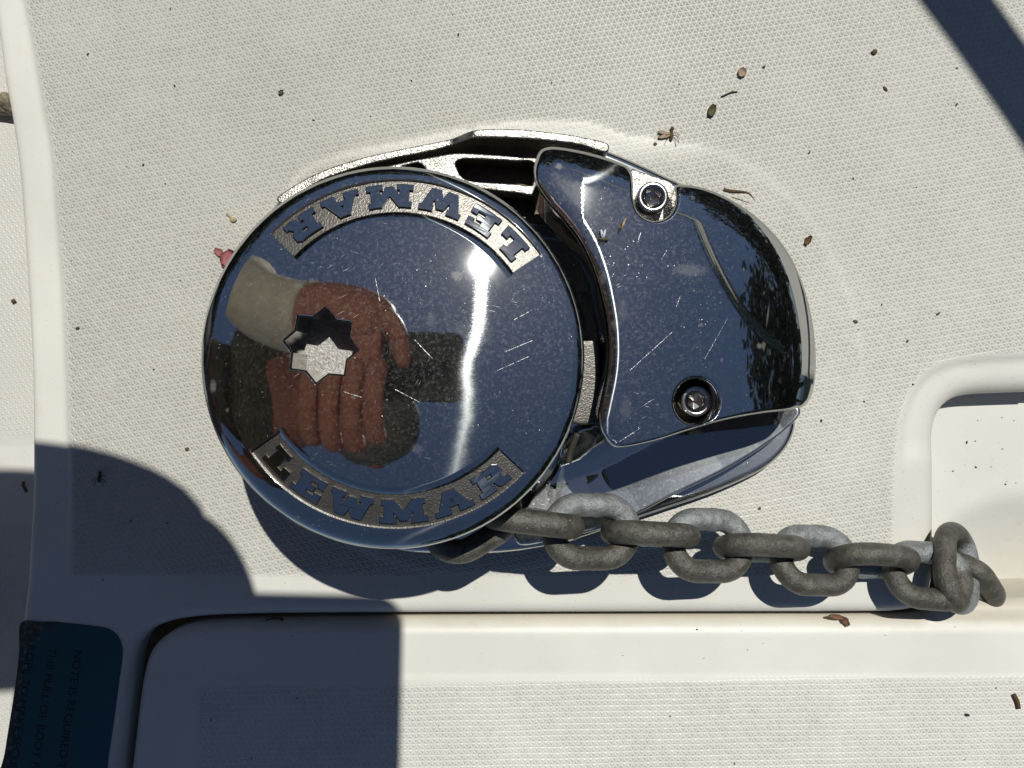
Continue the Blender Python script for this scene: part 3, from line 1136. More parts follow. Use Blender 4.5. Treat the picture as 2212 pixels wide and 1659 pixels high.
# name plates and raised lettering
GL = {
    'L': (0.85, [[(0, 0), (.85, 0), (.85, .45), (.64, .45), (.64, .24), (.44, .24), (.44, .78), (.56, .78), (.56, 1), (0, 1), (0, .78), (.12, .78), (.12, .22), (0, .22)]]),
    'E': (0.88, [[(0, 0), (.88, 0), (.88, .38), (.70, .38), (.70, .22), (.42, .22), (.42, .40), (.62, .40), (.62, .60), (.42, .60), (.42, .78), (.70, .78), (.70, .64), (.88, .64),
                  (.88, 1), (0, 1), (0, .78), (.12, .78), (.12, .22), (0, .22)]]),
    'W': (1.35, [[(0, 1), (0, .78), (.08, .78), (.30, 0), (.56, 0), (.675, .38), (.79, 0), (1.05, 0), (1.27, .78), (1.35, .78), (1.35, 1), (.92, 1), (.92, .78), (1.00, .78),
                  (.91, .46), (.79, .86), (.56, .86), (.44, .46), (.35, .78), (.43, .78), (.43, 1)]]),
    'M': (1.35, [[(0, 0), (.45, 0), (.45, .22), (.37, .22), (.37, .55), (.58, .12), (.77, .12), (.98, .55), (.98, .22), (.90, .22), (.90, 0), (1.35, 0), (1.35, .22), (1.25, .22),
                  (1.25, .78), (1.35, .78), (1.35, 1), (.96, 1), (.675, .50), (.39, 1), (0, 1), (0, .78), (.10, .78), (.10, .22), (0, .22)]]),
    'A': (1.12, [[(0, 0), (.42, 0), (.42, .2), (.38, .2), (.42, .32), (.70, .32), (.74, .2), (.70, .2), (.70, 0), (1.12, 0), (1.12, .2), (1.03, .2), (.74, 1), (.38, 1), (.09, .2), (0, .2)],
                 [(.49, .50), (.63, .50), (.56, .70)]]),
    'R': (1.0, [[(0, 0), (.48, 0), (.48, .22), (.40, .22), (.40, .36), (.54, .36), (.60, .10), (.68, 0), (1.0, 0), (1.0, .22), (.92, .22), (.82, .44), (.95, .56), (.95, .86), (.82, 1), (0, 1),
                 (0, .78), (.12, .78), (.12, .22), (0, .22)], [(.42, .57), (.62, .57), (.62, .76), (.42, .76)]]),
}
UW, UH, GAP = 10.0, 6.9, 2.6
RT = 47.9
for c in CT:
    i0, i1 = c - HALF + 0.3, c + HALF - 0.3
    na, nr_ = 120, 10
    V_, F_ = [], []
    for i in range(na + 1):
        aa = math.radians(i0 + (i1 - i0) * i / na)
        for k in range(nr_ + 1):
            r_ = R_P0 + 0.1 + (R_P1 - R_P0 - 0.2) * k / nr_
            p_ = RC + r_ * np.array((math.cos(aa), math.sin(aa)))
            V_.append((*p_, float(dome(p_)) - PD + 0.02))
    for i in range(na):
        for k in range(nr_):
            q = i * (nr_ + 1) + k
            F_.append((q, q + 1, q + nr_ + 2, q + nr_ + 1))
    npl = mk('name_plate', V_, F_, M_plate, wl)
    total = sum(GL[ch][0] * UW for ch in 'LEWMAR') + GAP * 5
    s = -total / 2
    for ch in 'LEWMAR':
        wd, loops = GL[ch]
        scaled = []
        for L in loops:
            sub = []
            L = np.array(L) * (UW, UH)
            for i in range(len(L)):
                p1, p2 = L[i], L[(i + 1) % len(L)]
                m = max(1, int(np.linalg.norm(p2 - p1) / 0.9))
                for j in range(m):
                    sub.append(p1 + (p2 - p1) * j / m)
            scaled.append(sub)
        LV, LF = curve_mesh(scaled, 0.40, 0.2)
        x = s + LV[:, 0]
        aa = math.radians(c) + x / RT
        r_ = RT - (LV[:, 1] - UH / 2)
        P_ = RC + r_[:, None] * np.stack([np.cos(aa), np.sin(aa)], 1)
        z = dome(P_) - 0.75 + LV[:, 2]
        mk('letter', np.column_stack([P_, z]), LF, M_letter, npl, smooth=False)
        s += wd * UW + GAP

# chain cover
def cover_z0(X, Y):
    t_ = np.clip((X - 22.0) / 66.0, 0, 1.3)
    slope = 65.0 * (0.05 * t_ + 0.46 * np.maximum(t_, 0) ** 2.5 / 2.5)
    yy = (Y - 2.0) / 60.0
    return 74.0 - slope - 3.0 * yy * yy


COV_EDGES = []


def cover_z(X, Y):
    z = cover_z0(X, Y)
    P = np.stack([X, Y], 1)
    for L, wd, dr in COV_EDGES:
        d = np.clip(wd - dist_line(P, L, False), 0, None) / wd
        z = z - dr * d ** 2
    return z


def cover_pt(u, v):
    z = 66.0
    for _ in range(12):
        p_ = px(u, v, z)
        z = float(cover_z0(p_[0], p_[1])) - 2.0
    return px(u, v, z)[:2]


co = [(1153, 365), (1158, 340), (1168, 320), (1185, 312), (1215, 313), (1280, 326), (1335, 343), (1358, 354), (1367, 370), (1368, 400), (1368, 428), (1376, 456), (1394, 473), (1415, 478),
      (1438, 471), (1454, 452), (1460, 425), (1461, 398), (1490, 396), (1540, 408), (1600, 438), (1660, 485), (1708, 545), (1740, 615), (1760, 695), (1767, 770), (1764, 830), (1755, 860), (1738, 878),
      (1715, 884), (1640, 893), (1560, 908), (1490, 928), (1410, 953), (1345, 966), (1325, 965), (1308, 950), (1296, 928), (1291, 900), (1297, 865), (1308, 810), (1312, 760), (1308, 700),
      (1296, 640), (1278, 580), (1252, 525), (1215, 475), (1180, 435), (1158, 400)]
cover_out = catmull(np.array([cover_pt(u, v) for u, v in co]), 0.8)
for seg, wd, dr in (([(1150, 318), (1185, 312), (1215, 313), (1280, 326), (1335, 343), (1366, 356)], 12.0, 4.2),
                    ([(1456, 395), (1490, 396), (1540, 408), (1600, 438), (1660, 485), (1708, 545), (1740, 615), (1760, 695), (1767, 770), (1764, 830), (1755, 870)], 12.0, 3.2),
                    ([(1153, 345), (1153, 380), (1178, 432), (1215, 475), (1252, 525), (1278, 580), (1296, 640), (1308, 700), (1312, 760), (1308, 810), (1297, 865), (1291, 900), (1297, 930), (1312, 955)], 6.0, 0.9)):
    COV_EDGES.append((catmull(np.array([cover_pt(u, v) for u, v in seg]), 1.5, False), wd, dr))
hc = cover_pt(1503, 867)
ha = np.radians(np.arange(0, 360, 7.5))
hole = hc + 7.2 * np.stack([np.cos(ha), np.sin(ha)], 1)
cover, _, _ = plate('chain_cover', cover_out, [hole], lambda P: cover_z(P[:, 0], P[:, 1]), 38.0, [M_cover], wl, spacing=0.9, r=1.5, rdrop=1.5, mirror=True, nr=6)
# cast ear under the open notch, and the counterbore floor
slab('cast_ear', [(1366, 364), (1380, 369), (1410, 379), (1450, 394), (1462, 410), (1458, 440), (1440, 478), (1400, 482), (1368, 466), (1358, 430), (1358, 380)], 52.0, 10.0, M_cast, wl, 1.2, 0.6, mats=[M_cast, M_body], skirt=1)
cb, cbf = lathe([(0, 50), (7.6, 50), (7.6, 52)], 40, (hc[0], hc[1], 0))
mk('counterbore', cb, cbf, M_dark, wl)


def cap_screw(c, z0, zt, rot):
    V_, F_ = [], []
    R_, n_ = 5.1, 60
    ang = np.arange(n_) * 2 * math.pi / n_
    hexr = 2.45 / np.cos(((ang - rot) % (math.pi / 3)) - math.pi / 6)
    lev = [(np.full(n_, R_), z0), (np.full(n_, R_), zt - 0.6), (np.full(n_, R_ - 0.2), zt - 0.2), (np.full(n_, R_ - 0.7), zt), (np.full(n_, 3.75), zt), (np.full(n_, 3.55), zt - 0.15),
           (hexr + 0.25, zt - 0.5), (hexr, zt - 0.8), (hexr, zt - 4.0), (hexr * 0.02, zt - 4.9)]
    for rr, z in lev:
        for a_, r_ in zip(ang, rr):
            V_.append((c[0] + r_ * math.cos(a_), c[1] + r_ * math.sin(a_), z))
    for k in range(len(lev) - 1):
        for i in range(n_):
            j = (i + 1) % n_
            F_.append((k * n_ + i, k * n_ + j, (k + 1) * n_ + j, (k + 1) * n_ + i))
    o_ = mk('cap_screw', V_, F_, M_steel, wl, smooth=True)
    o_.data.set_sharp_from_angle(angle=math.radians(40))
    return o_


cap_screw(px(1411, 425, 61), 51.0, 61.0, 0.2)
cap_screw(px(1503, 867, 56), 49.0, 57.0, 0.45)

# ------------------------------------------------------------------ chain
ch = empty('anchor_chain', (*px(1640, 1200, 15)[:2], 0))
tag(ch, 'weathered grey galvanised chain running from the windlass into the recess', 'chain')
LD, LP, LW = 8.3, 19.3, 26.6
link_mesh = None


def link_geo():
    hw = LW / 2 - LD / 2
    hs = (LP + 2 * LD) / 2 - LW / 2
    path = []
    for i in range(12): path.append((-hs + 2 * hs * i / 12, -hw, 0))
    for i in range(24):
        a_ = -math.pi / 2 + math.pi * i / 24
        path.append((hs + hw * math.cos(a_), hw * math.sin(a_), 0))
    for i in range(12): path.append((hs - 2 * hs * i / 12, hw, 0))
    for i in range(24):
        a_ = math.pi / 2 + math.pi * i / 24
        path.append((-hs + hw * math.cos(a_), hw * math.sin(a_), 0))
    P = np.array(path)
    n_, m = len(P), 20
    V_, F_ = [], []
    T = np.roll(P, -1, 0) - np.roll(P, 1, 0)
    T /= np.linalg.norm(T, axis=1)[:, None]
    for i in range(n_):
        o_ = np.array((T[i][1], -T[i][0], 0))
        for k in range(m):
            a_ = 2 * math.pi * k / m
            rr = LD / 2
            # weld seam halfway along one side
            if 34 < i < 44: rr *= 1 + 0.05 * math.exp(-((i - 39) / 1.6) ** 2)
            V_.append(P[i] + rr * (math.cos(a_) * o_ + math.sin(a_) * np.array((0, 0, 1))))
    for i in range(n_):
        j = (i + 1) % n_
        for k in range(m):
            l = (k + 1) % m
            F_.append((i * m + k, j * m + k, j * m + l, i * m + l))
    return V_, F_


links = [  # u, v, z, yaw, pitch(down), roll
    (1018, 1120, 47, 30, 4, 12),
    (1150, 1126, 47, -8, 8, 264),
    (1278, 1148, 40, -3, 14, -6),
    (1405, 1154, 34.5, -6, 16, 259),
    (1530, 1178, 28, -4, 16, -14),
    (1645, 1184, 23, -6, 15, 253),
    (1760, 1210, 17, -4, 13, -24),
    (1882, 1212, 13.5, -6, 10, 244),
    (2004, 1243, 9.5, -6, 8, -30),
    (2066, 1226, 6.0, 74, 30, 214),
    (2084, 1256, -7.0, -48, 28, 240),
]
lv, lf = link_geo()
proto = None
WORLDCH = WORLD[ch.name]
for i, (u, v, z, yaw, pitch, roll) in enumerate(links):
    if proto is None:
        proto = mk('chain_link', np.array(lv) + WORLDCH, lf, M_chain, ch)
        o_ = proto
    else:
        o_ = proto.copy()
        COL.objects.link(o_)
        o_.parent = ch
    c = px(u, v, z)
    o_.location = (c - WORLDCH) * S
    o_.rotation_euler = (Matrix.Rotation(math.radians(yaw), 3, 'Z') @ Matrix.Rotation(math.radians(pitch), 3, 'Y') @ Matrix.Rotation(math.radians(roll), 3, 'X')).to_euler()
    if i in (1, 3):
        TV, TF = text_mesh('G6', 4.4)
        TV = TV - [TV[:, 0].mean(), TV[:, 1].mean(), 0]
        # stamped on the upper side of the link that lies on edge
        xx = TV[:, 0] + (3 if i == 1 else 5)
        aa = TV[:, 1] / (LD / 2)
        rr = LD / 2 + 0.07
        hw = LW / 2 - LD / 2
        V_ = np.stack([xx, -(hw + rr * np.cos(aa)), rr * np.sin(aa)], 1)
        st_ = mk('stamp', V_ + WORLDCH, TF, plain('stamp_dark_%d' % i, (0.07, 0.065, 0.055), 0.6), None, smooth=False)
        st_.location = (0, 0, 0)
        me_ = st_.data
        me_.transform(Matrix.Translation(-Vector(WORLDCH * S)))
        st_.name = 'stamped_mark'
        st_.parent = o_

# ------------------------------------------------------------------ things around: rail, rope, litter
M_tube = chrome('rail_steel', streak=0.1, wear=0.3)
p0, p1 = px(2070, 0), px(2212 + 78, 298 + 0)
dv = np.array((220.0, -298.0, 0)); dv /= np.linalg.norm(dv)
mid = np.array(((2100 - 1106) * K0 + 0.1435 * 400, (829.5 - 45) * K0 + 0.4215 * 400, 400.0))
dw_ = np.array((dv[0], dv[1], 0))
pts = [mid - dw_ * 900 + np.array((0, 0, 40)), mid - dw_ * 450 + np.array((0, 0, 12)), mid, mid + dw_ * 150, mid + dw_ * 230 + np.array((40, 10, 0)), mid + dw_ * 300 + np.array((180, 20, 0)), mid + dw_ * 330 + np.array((600, 20, 0))]
rv, rf_ = tube(catmull(np.array(pts), 30, False), 11.5, 16)
rail = mk('pulpit_rail', rv, rf_, M_tube, base=(mid[0], mid[1], 0))
tag(rail, 'stainless rail tube above the deck casting the diagonal shadow at upper right', 'rail')

M_rope = plain('rope_fibre', (0.30, 0.25, 0.17), 0.85, noise=0.6, nscale=0.7, bump=0.0003)
rp = []
for k in range(3):
    a0 = k * 2 * math.pi / 3
    path = [(-236 + s_ * 0.62 + 2.6 * math.cos(a0 + s_ * 0.28), px(0, 236, -32)[1] + 6 - 0.1 * s_ + 2.6 * math.sin(a0 + s_ * 0.28) * 0.6, -33 + 2.6 * math.sin(a0 + s_ * 0.28)) for s_ in np.linspace(0, 56, 60)]
    rp.append(tube(path, 2.9, 8))
v_, f_ = join(rp)
rope = mk('rope_end', v_, f_, M_rope, base=(-215, px(0, 236, -32)[1], -40))
tag(rope, 'tan rope end lying on the lower side deck at the left edge', 'rope')

M_brown = plain('dry_brown', (0.13, 0.075, 0.03), 0.8, noise=0.6, nscale=1.5, bump=0.0002)
M_olive = plain('dry_olive', (0.11, 0.105, 0.045), 0.8, noise=0.5, nscale=1.5, bump=0.0002)
M_seed = plain('dark_seed', (0.045, 0.042, 0.03), 0.6, noise=0.4, nscale=1.5)
M_tan = plain('papery_tan', (0.38, 0.28, 0.20), 0.8, noise=0.4, nscale=1.0)
M_red = plain('red_leaf', (0.21, 0.10, 0.055), 0.8, noise=0.5, nscale=0.8)
M_pink = plain('pink_petal', (0.36, 0.12, 0.125), 0.7, noise=0.25, nscale=0.9, bump=0.0002)
M_wing = plain('insect_wing', (0.45, 0.50, 0.58), 0.3, noise=0.2)


def blob(c, ax, rot, nseed, n1=9, n2=7, lump=0.25):
    g = np.random.default_rng(nseed)
    V_, F_ = [], []
    for j in range(n2 + 1):
        ph = math.pi * j / n2
        for i in range(n1):
            a_ = 2 * math.pi * i / n1
            k = 1 + lump * (g.random() - 0.5)
            x, y, z = ax[0] * math.sin(ph) * math.cos(a_) * k, ax[1] * math.sin(ph) * math.sin(a_) * k, ax[2] * math.cos(ph) * k
            V_.append((c[0] + x * math.cos(rot) - y * math.sin(rot), c[1] + x * math.sin(rot) + y * math.cos(rot), c[2] + z))
    for j in range(n2):
        for i in range(n1):
            l = (i + 1) % n1
            F_.append((j * n1 + i, (j + 1) * n1 + i, (j + 1) * n1 + l, j * n1 + l))
    return V_, F_


def curl(c, L, W, rot, bend, seed, thick=0.18):
    """a small dry leaf scrap with thickness, curled along its length"""
    g = np.random.default_rng(seed)
    n1, n2 = 9, 5
    L, W, bend = L * 0.82, W * 0.82, bend * 0.85
    V_, F_ = [], []
    for s_ in (0, 1):
        for i in range(n1):
            t_ = i / (n1 - 1)
            wid = W * (0.25 + math.sin(math.pi * min(max(t_, 0.06), 0.94)) ** 0.7) * (0.8 + 0.4 * g.random())
            for j in range(n2):
                q = j / (n2 - 1) - 0.5
                x = (t_ - 0.5) * L
                y = q * wid
                z = bend * (t_ - 0.5) ** 2 * 4 + abs(q) * bend * 0.9 + 0.25 + s_ * thick + 0.15 * g.random()
                V_.append((c[0] + x * math.cos(rot) - y * math.sin(rot), c[1] + x * math.sin(rot) + y * math.cos(rot), c[2] + z))
    m = n1 * n2
    for i in range(n1 - 1):
        for j in range(n2 - 1):
            q = i * n2 + j
            F_.append((q, q + n2, q + n2 + 1, q + 1))
            F_.append((m + q, m + q + 1, m + q + n2 + 1, m + q + n2))
    rim_ = [i * n2 for i in range(n1)] + [(n1 - 1) * n2 + j for j in range(1, n2)] + [i * n2 + n2 - 1 for i in range(n1 - 2, -1, -1)] + [j for j in range(n2 - 2, 0, -1)]
    for a_, b_ in zip(rim_, rim_[1:] + rim_[:1]):
        F_.append((a_, b_, m + b_, m + a_))
    return V_, F_


def insect(u, v, z, rot, size, name, label, wings=True, mat=None):
    c = px(u, v, z)
    t_ = empty(name, c)
    tag(t_, label, 'insect')
    body = [blob(c + (0, 0, 0.6), (size * 0.5, size * 0.12, size * 0.11), rot, 3, 8, 8, 0.3),
            blob(c + np.array((math.cos(rot), math.sin(rot), 0)) * size * 0.42 + (0, 0, 0.7), (size * 0.16, size * 0.14, size * 0.13), rot, 4, 8, 6, 0.2)]
    v1, f1 = join(body)
    mk('body', v1, f1, mat or M_brown, t_)
    g = np.random.default_rng(int(u))
    for k in range(5):
        a_ = rot + (1.2 + 0.35 * k) * (1 if k % 2 else -1) + 0.3 * g.random()
        d_ = np.array((math.cos(a_), math.sin(a_), 0))
        path = [c + (0, 0, 0.6), c + d_ * size * 0.35 + (0, 0, 1.0), c + d_ * size * 0.62 + np.array((-math.cos(rot), -math.sin(rot), 0)) * size * 0.3 + (0, 0, 0.2)]
        v1, f1 = tube(catmull(np.array(path), 0.5, False), 0.10, 5)
        mk('leg', v1, f1, M_seed, t_)
    if wings:
        for k, a_ in enumerate((rot + 1.45, rot + 1.9)):
            cc = c + np.array((math.cos(a_), math.sin(a_), 0)) * size * 0.5 + (0, 0, 0.8)
            v1, f1 = blob(cc, (size * 0.5, size * 0.14, 0.06), a_, 9 + k, 10, 4, 0.05)
            mk('wing', v1, f1, M_wing if z > 10 else M_tan, t_)
    return t_


insect(1450, 292, 0.4, math.radians(84), 5.6, 'dead_crane_fly', 'brown dead crane fly with trailing legs on the deck above the chain cover', True, M_brown)
insect(1302, 517, 72.6, math.radians(-8), 3.2, 'dead_midge', 'dead midge with pale blue wings stuck on the chrome chain cover', True, M_olive)
insect(216, 1031, -0.1, math.radians(84), 4.6, 'dead_beetle', 'brown elongated beetle lying in the shadow left of the windlass', False, M_brown)


def lit(name, geo, mat, label, cat, c):
    o_ = mk(name, geo[0], geo[1], mat, base=c)
    tag(o_, label, cat)
    return o_


def crumb(u, v, L, W, rot, mat, label, seed, z=0.1, name='seed', cat='seed', flat=0.55):
    c = px(u, v, z)
    n_ = 10
    L, W = L * 0.70, W * 0.70
    geo = blob(c + (0, 0, W * flat * 0.5), (L / 2, W / 2, W * flat * 0.5), math.radians(rot), seed, n_, 7, 0.35)
    return lit(name, geo, mat, label, cat, c)


crumb(1847, 695, 3.0, 2.0, -12, M_olive, 'roundish olive seed on the tread just right of the chain cover', 1)
crumb(2026, 678, 2.7, 1.1, 32, M_seed, 'slender dark brown seed far right, level with the cover top', 2)
crumb(1960, 737, 1.7, 1.1, 70, M_seed, 'small dark seed beside the smooth corner of the recess', 3)
crumb(1773, 909, 2.3, 1.6, 65, M_seed, 'dark oval seed next to the lower right flange of the windlass', 4)
crumb(1785, 972, 2.2, 1.3, 0, M_seed, 'dark seed in a faint yellow stain below the flange', 5)
crumb(2090, 1544, 2.3, 1.6, -20, M_seed, 'dark grey seed on the hatch lid tread at right', 6)
crumb(1853, 712, 0.9, 0.7, 0, M_seed, 'tiny dark seed close under the roundish olive seed', 7)
crumb(404, 970, 2.4, 2.0, 10, M_olive, 'round grey droplet crumb at the left foot of the cap rim', 8, name='crumb', cat='debris')
crumb(1888, 113, 3.6, 2.8, 20, M_olive, 'yellowish green bud scale near the upper right rail shadow', 9, name='bud_scale', cat='debris')
crumb(1415, 312, 2.6, 2.0, 40, M_brown, 'blurred brown dropping left of the dead crane fly', 10, name='dropping', cat='debris', flat=0.3)
crumb(168, 709, 2.4, 1.5, 20, M_seed, 'dark bark crumb by the left moulding', 11, name='bark_crumb', cat='debris')
crumb(1912, 192, 3.4, 1.5, -50, M_brown, 'brown branching flower scrap in the upper right', 12, name='flower_scrap', cat='debris')
crumb(2066, 226, 2.2, 1.0, 60, M_seed, 'dark comma-shaped chip beside the rail shadow edge', 13, name='chip', cat='debris')
crumb(990, 75, 1.6, 1.0, 80, M_seed, 'small black chip at the top of the deck', 14, name='chip', cat='debris')
crumb(1748, 330, 2.2, 0.9, 60, M_seed, 'slim black chip right of the grey lichen tuft', 15, name='chip', cat='debris')
crumb(1640, 1098, 2.0, 1.5, 30, M_olive, 'greenish crumb on the tread above the middle of the chain', 16, name='crumb', cat='debris')
crumb(1650, 145, 1.8, 1.5, 30, M_olive, 'grey green crumb right of the papery seed case', 17, name='crumb', cat='debris')
crumb(30, 650, 3.0, 2.4, 30, M_brown, 'brown clump of dirt against the foot of the left moulding', 18, z=-39, name='dirt_clump', cat='debris')

g1 = curl(px(1602, 158, 0.2), 4.4, 3.0, math.radians(60), 0.9, 21)
lit('seed_case', g1, M_tan, 'papery tan seed case on the upper deck', 'seed case', px(1602, 158))
g1 = curl(px(1537, 240, 0.2), 5.6, 3.0, math.radians(70), 1.0, 22)
lit('lichen_tuft', g1, M_olive, 'grey green lichen tuft above the dead crane fly', 'debris', px(1537, 240))
g1 = curl(px(1744, 520, 0.2), 5.0, 2.2, math.radians(55), 1.0, 23)
lit('leaf_scrap', g1, M_brown, 'brown leaf scrap right of the rounded cover corner', 'leaf scrap', px(1744, 520))
g1 = join([curl(px(1806, 1331, -1.5), 8.5, 1.7, math.radians(-8), 1.0, 24), curl(px(1825, 1341, -2.0), 4.2, 2.6, math.radians(-60), 1.4, 25)])
lit('leaf_scrap', g1, M_red, 'curled reddish brown leaf scrap caught in the gap above the hatch lid', 'leaf scrap', px(1815, 1335, -3))
g1 = curl(px(592, 1339, -6.0), 10.0, 2.2, math.radians(12), 1.2, 26)
lit('leaf_scrap', g1, M_brown, 'dark brown leaf scrap lying in the shaded hatch gap', 'leaf scrap', px(592, 1339, -6))
g1 = join([curl(px(475, 546, 0.3), 5.2, 2.6, math.radians(-32), 0.7, 27), curl(px(497, 560, 0.3), 8.0, 7.4, math.radians(-60), 0.9, 28)])
lit('petal', g1, M_pink, 'crumpled pink petal half under the left side of the cap', 'petal', px(482, 553))
g1 = curl(px(608, 200, 0.2), 2.6, 1.5, math.radians(30), 0.7, 29)
lit('leaf_scrap', g1, M_olive, 'tiny olive leaf scrap alone on the upper left deck', 'leaf scrap', px(608, 200))
g1 = join([tube([px(489, 462, 0.4), px(497, 468, 0.7), px(503, 475, 0.4)], [0.25, 0.35, 0.5], 6), blob(px(504, 475, 0.6), (1.3, 1.0, 0.6), 0.3, 31)])
lit('flower_stalk', g1, plain('dry_straw', (0.42, 0.36, 0.20), 0.8), 'pale straw coloured flower stalk left of the cap lettering', 'debris', px(497, 468))
g1 = tube(catmull(np.array([px(1558, 209, 0.5), px(1568, 204, 0.7), px(1580, 199, 0.6), px(1593, 198, 0.4)]), 0.6, False), 0.28, 6)
lit('twig', g1, M_seed, 'thin dark twig just above the lichen tuft', 'twig', px(1575, 202))
g1 = join([tube(catmull(np.array([px(1563, 410, 0.5), px(1580, 413, 0.9), px(1600, 414, 0.9), px(1618, 418, 0.6), px(1630, 432, 0.4)]), 0.6, False), np.linspace(0.75, 0.2, len(catmull(np.array([px(1563, 410, 0.5), px(1580, 413, 0.9), px(1600, 414, 0.9), px(1618, 418, 0.6), px(1630, 432, 0.4)]), 0.6, False))), 6),
           tube(catmull(np.array([px(1575, 424, 0.4), px(1600, 432, 0.6), px(1622, 440, 0.4)]), 0.6, False), 0.18, 5)])
lit('twig', g1, M_brown, 'brown twig with fine strands beside the outer curve of the cover', 'twig', px(1595, 415))
g1 = tube([px(1342, 495, 74.2), px(1347, 483, 74.4), px(1352, 471, 74.1)], [0.15, 0.4, 0.1], 6)
lit('grass_seed', g1, plain('grass_straw', (0.50, 0.33, 0.16), 0.6), 'straw coloured grass seed lying on the chrome cover', 'seed', px(1347, 483, 73.5))
g1 = tube(catmull(np.array([px(1248, 936, 48), px(1238, 960, 47), px(1230, 985, 46), px(1228, 1000, 46)]), 1, False), [1.2, 2.2, 1.8, 1.0][:1][0], 7)
lit('bark_strip', g1, M_seed, 'black bark strip hanging in the gap below the cap edge', 'debris', px(1238, 960, 40))
g1 = tube(catmull(np.array([px(2190, 1500, 0.2), px(2198, 1515, 0.4), px(2201, 1530, 0.2)]), 0.8, False), 0.8, 6)
lit('twig', g1, M_brown, 'short brown twig end on the hatch lid at the right edge', 'twig', px(2198, 1515))
g1 = tube(catmull(np.array([px(52, 1040, -38), px(50, 1048, -37.5), px(54, 1054, -37.6), px(57, 1062, -38.5)]), 0.8, False), 0.7, 6)
lit('twig', g1, M_brown, 'tiny crooked twig on the lower side deck by the shadow edge', 'twig', px(54, 1050, -39))
g1 = tube(catmull(np.array([px(1375, 300, 0.4)+np.array((0,0,0)), px(1380, 304, 0.5)]), 0.8, False), 0.3, 6)

# uncountable specks of dirt
sp = []
g = np.random.default_rng(5)
for k in range(210):
    u, v = g.uniform(150, 2205), g.uniform(5, 1655)
    if 430 < u < 1780 and 280 < v < 1330: continue
    if 1325 < v < 1345 or (u < 330 and v > 1330) or (u > 1990 and 770 < v < 1330): continue
    s_ = 0.12 + 0.26 * g.random() ** 3
    zb = -1.0 if v > 1340 else 0.0
    sp.append(blob(px(u, v, zb + 0.35), (s_ * (1 + g.random()), s_, s_ * 0.6), g.uniform(0, 3.1), k, 6, 4, 0.5))
for k in range(12):
    u, v = g.uniform(2036, 2205), g.uniform(900, 1050)
    s_ = 0.15 + 0.25 * g.random() ** 3
    sp.append(blob(px(u, v, -19.7), (s_ * (1 + g.random()), s_, s_ * 0.6), g.uniform(0, 3.1), k, 6, 4, 0.5))
v_, f_ = join(sp)
specks = mk('dirt_specks', v_, f_, M_seed)
tag(specks, 'scattered tiny black specks of dirt on the deck', 'dirt', None, 'stuff')

# ------------------------------------------------------------------ the photographer, seen mirrored in the chrome
M_skin = plain('skin', (0.42, 0.15, 0.09), 0.5, nscale=0.10, bump=0.0006, col2=(0.30, 0.10, 0.075))
M_shirt = plain('olive_shirt', (0.085, 0.075, 0.055), 0.9, noise=0.35, nscale=0.02)
M_cuff = plain('cream_sleeve', (0.60, 0.54, 0.43), 0.9, noise=0.2, nscale=0.05)
M_hair = plain('grey_hair', (0.16, 0.155, 0.145), 0.8, noise=0.4, nscale=0.3, bump=0.0006)
M_phone = plain('phone_back', (0.012, 0.012, 0.014), 0.18, noise=0.1)
M_lens = plain('lens_glass', (0.02, 0.02, 0.03), 0.05, noise=0.1)


def skin_mesh(nodes, edges, levels=2):
    me = bpy.data.meshes.new('skin_src')
    me.from_pydata([tuple(np.array(p) * S) for p, r in nodes], edges, [])
    ob = bpy.data.objects.new('skin_src', me)
    COL.objects.link(ob)
    md = ob.modifiers.new('skin', 'SKIN')
    md.use_smooth_shade = True
    for i, (p, r) in enumerate(nodes):
        rr = r if isinstance(r, tuple) else (r, r)
        me.skin_vertices[0].data[i].radius = (rr[0] * S, rr[1] * S)
        me.skin_vertices[0].data[i].use_root = (i == 0)
    s_ = ob.modifiers.new('sub', 'SUBSURF')
    s_.levels = s_.render_levels = levels
    dg = bpy.context.evaluated_depsgraph_get()
    ev = ob.evaluated_get(dg).to_mesh()
    V_ = np.array([tuple(v.co) for v in ev.vertices]) / S
    F_ = [tuple(p.vertices) for p in ev.polygons]
    ob.evaluated_get(dg).to_mesh_clear()
    bpy.data.objects.remove(ob)
    bpy.data.meshes.remove(me)
    return V_, F_


person = empty('person', (-760, 0, -40))
tag(person, 'person kneeling over the windlass in an olive shirt with a cream sleeve, holding a phone', 'person')
nodes = [((-790, 0, 330), 130), ((-640, 0, 520), 125), ((-480, -5, 690), 120), ((-385, -15, 745), (95, 110)), ((-270, -30, 725), 55), ((-215, -36, 700), 56),   # 0-5 hips..neck
         ((-165, -42, 655), 80), ((-118, -47, 612), 74),                                                                # 6-7 head
         ((-400, 165, 700), 55), ((-345, 205, 520), 42), ((-250, 112, 410), 48), ((-180, 98, 392), 48), ((-128, 90, 380), 44),          # 8-12 near arm to palm
         ((-420, -175, 690), 55), ((-520, -240, 480), 42), ((-640, -190, 380), 32),                                     # 13-15 other arm
         ((-740, 110, 260), 90), ((-560, 150, 60), 60), ((-800, 160, 10), 48), ((-960, 160, 0), 36),                     # 16-19 leg
         ((-740, -110, 260), 90), ((-560, -150, 60), 60), ((-800, -160, 10), 48), ((-960, -160, 0), 36)]
edges = [(0, 1), (1, 2), (2, 3), (3, 4), (4, 5), (5, 6), (6, 7), (3, 8), (8, 9), (9, 10), (10, 11), (11, 12), (3, 13), (13, 14), (14, 15),
         (0, 16), (16, 17), (17, 18), (18, 19), (0, 20), (20, 21), (21, 22), (22, 23)]
bv, bf = skin_mesh(nodes, edges, 2)
body_parts = [(bv, bf)]


def finger(pts, r):
    P = [np.array(p, float) for p in pts]
    n_ = [(tuple(p), rr) for p, rr in zip(P, r)]
    return skin_mesh(n_, [(i, i + 1) for i in range(len(P) - 1)], 2)


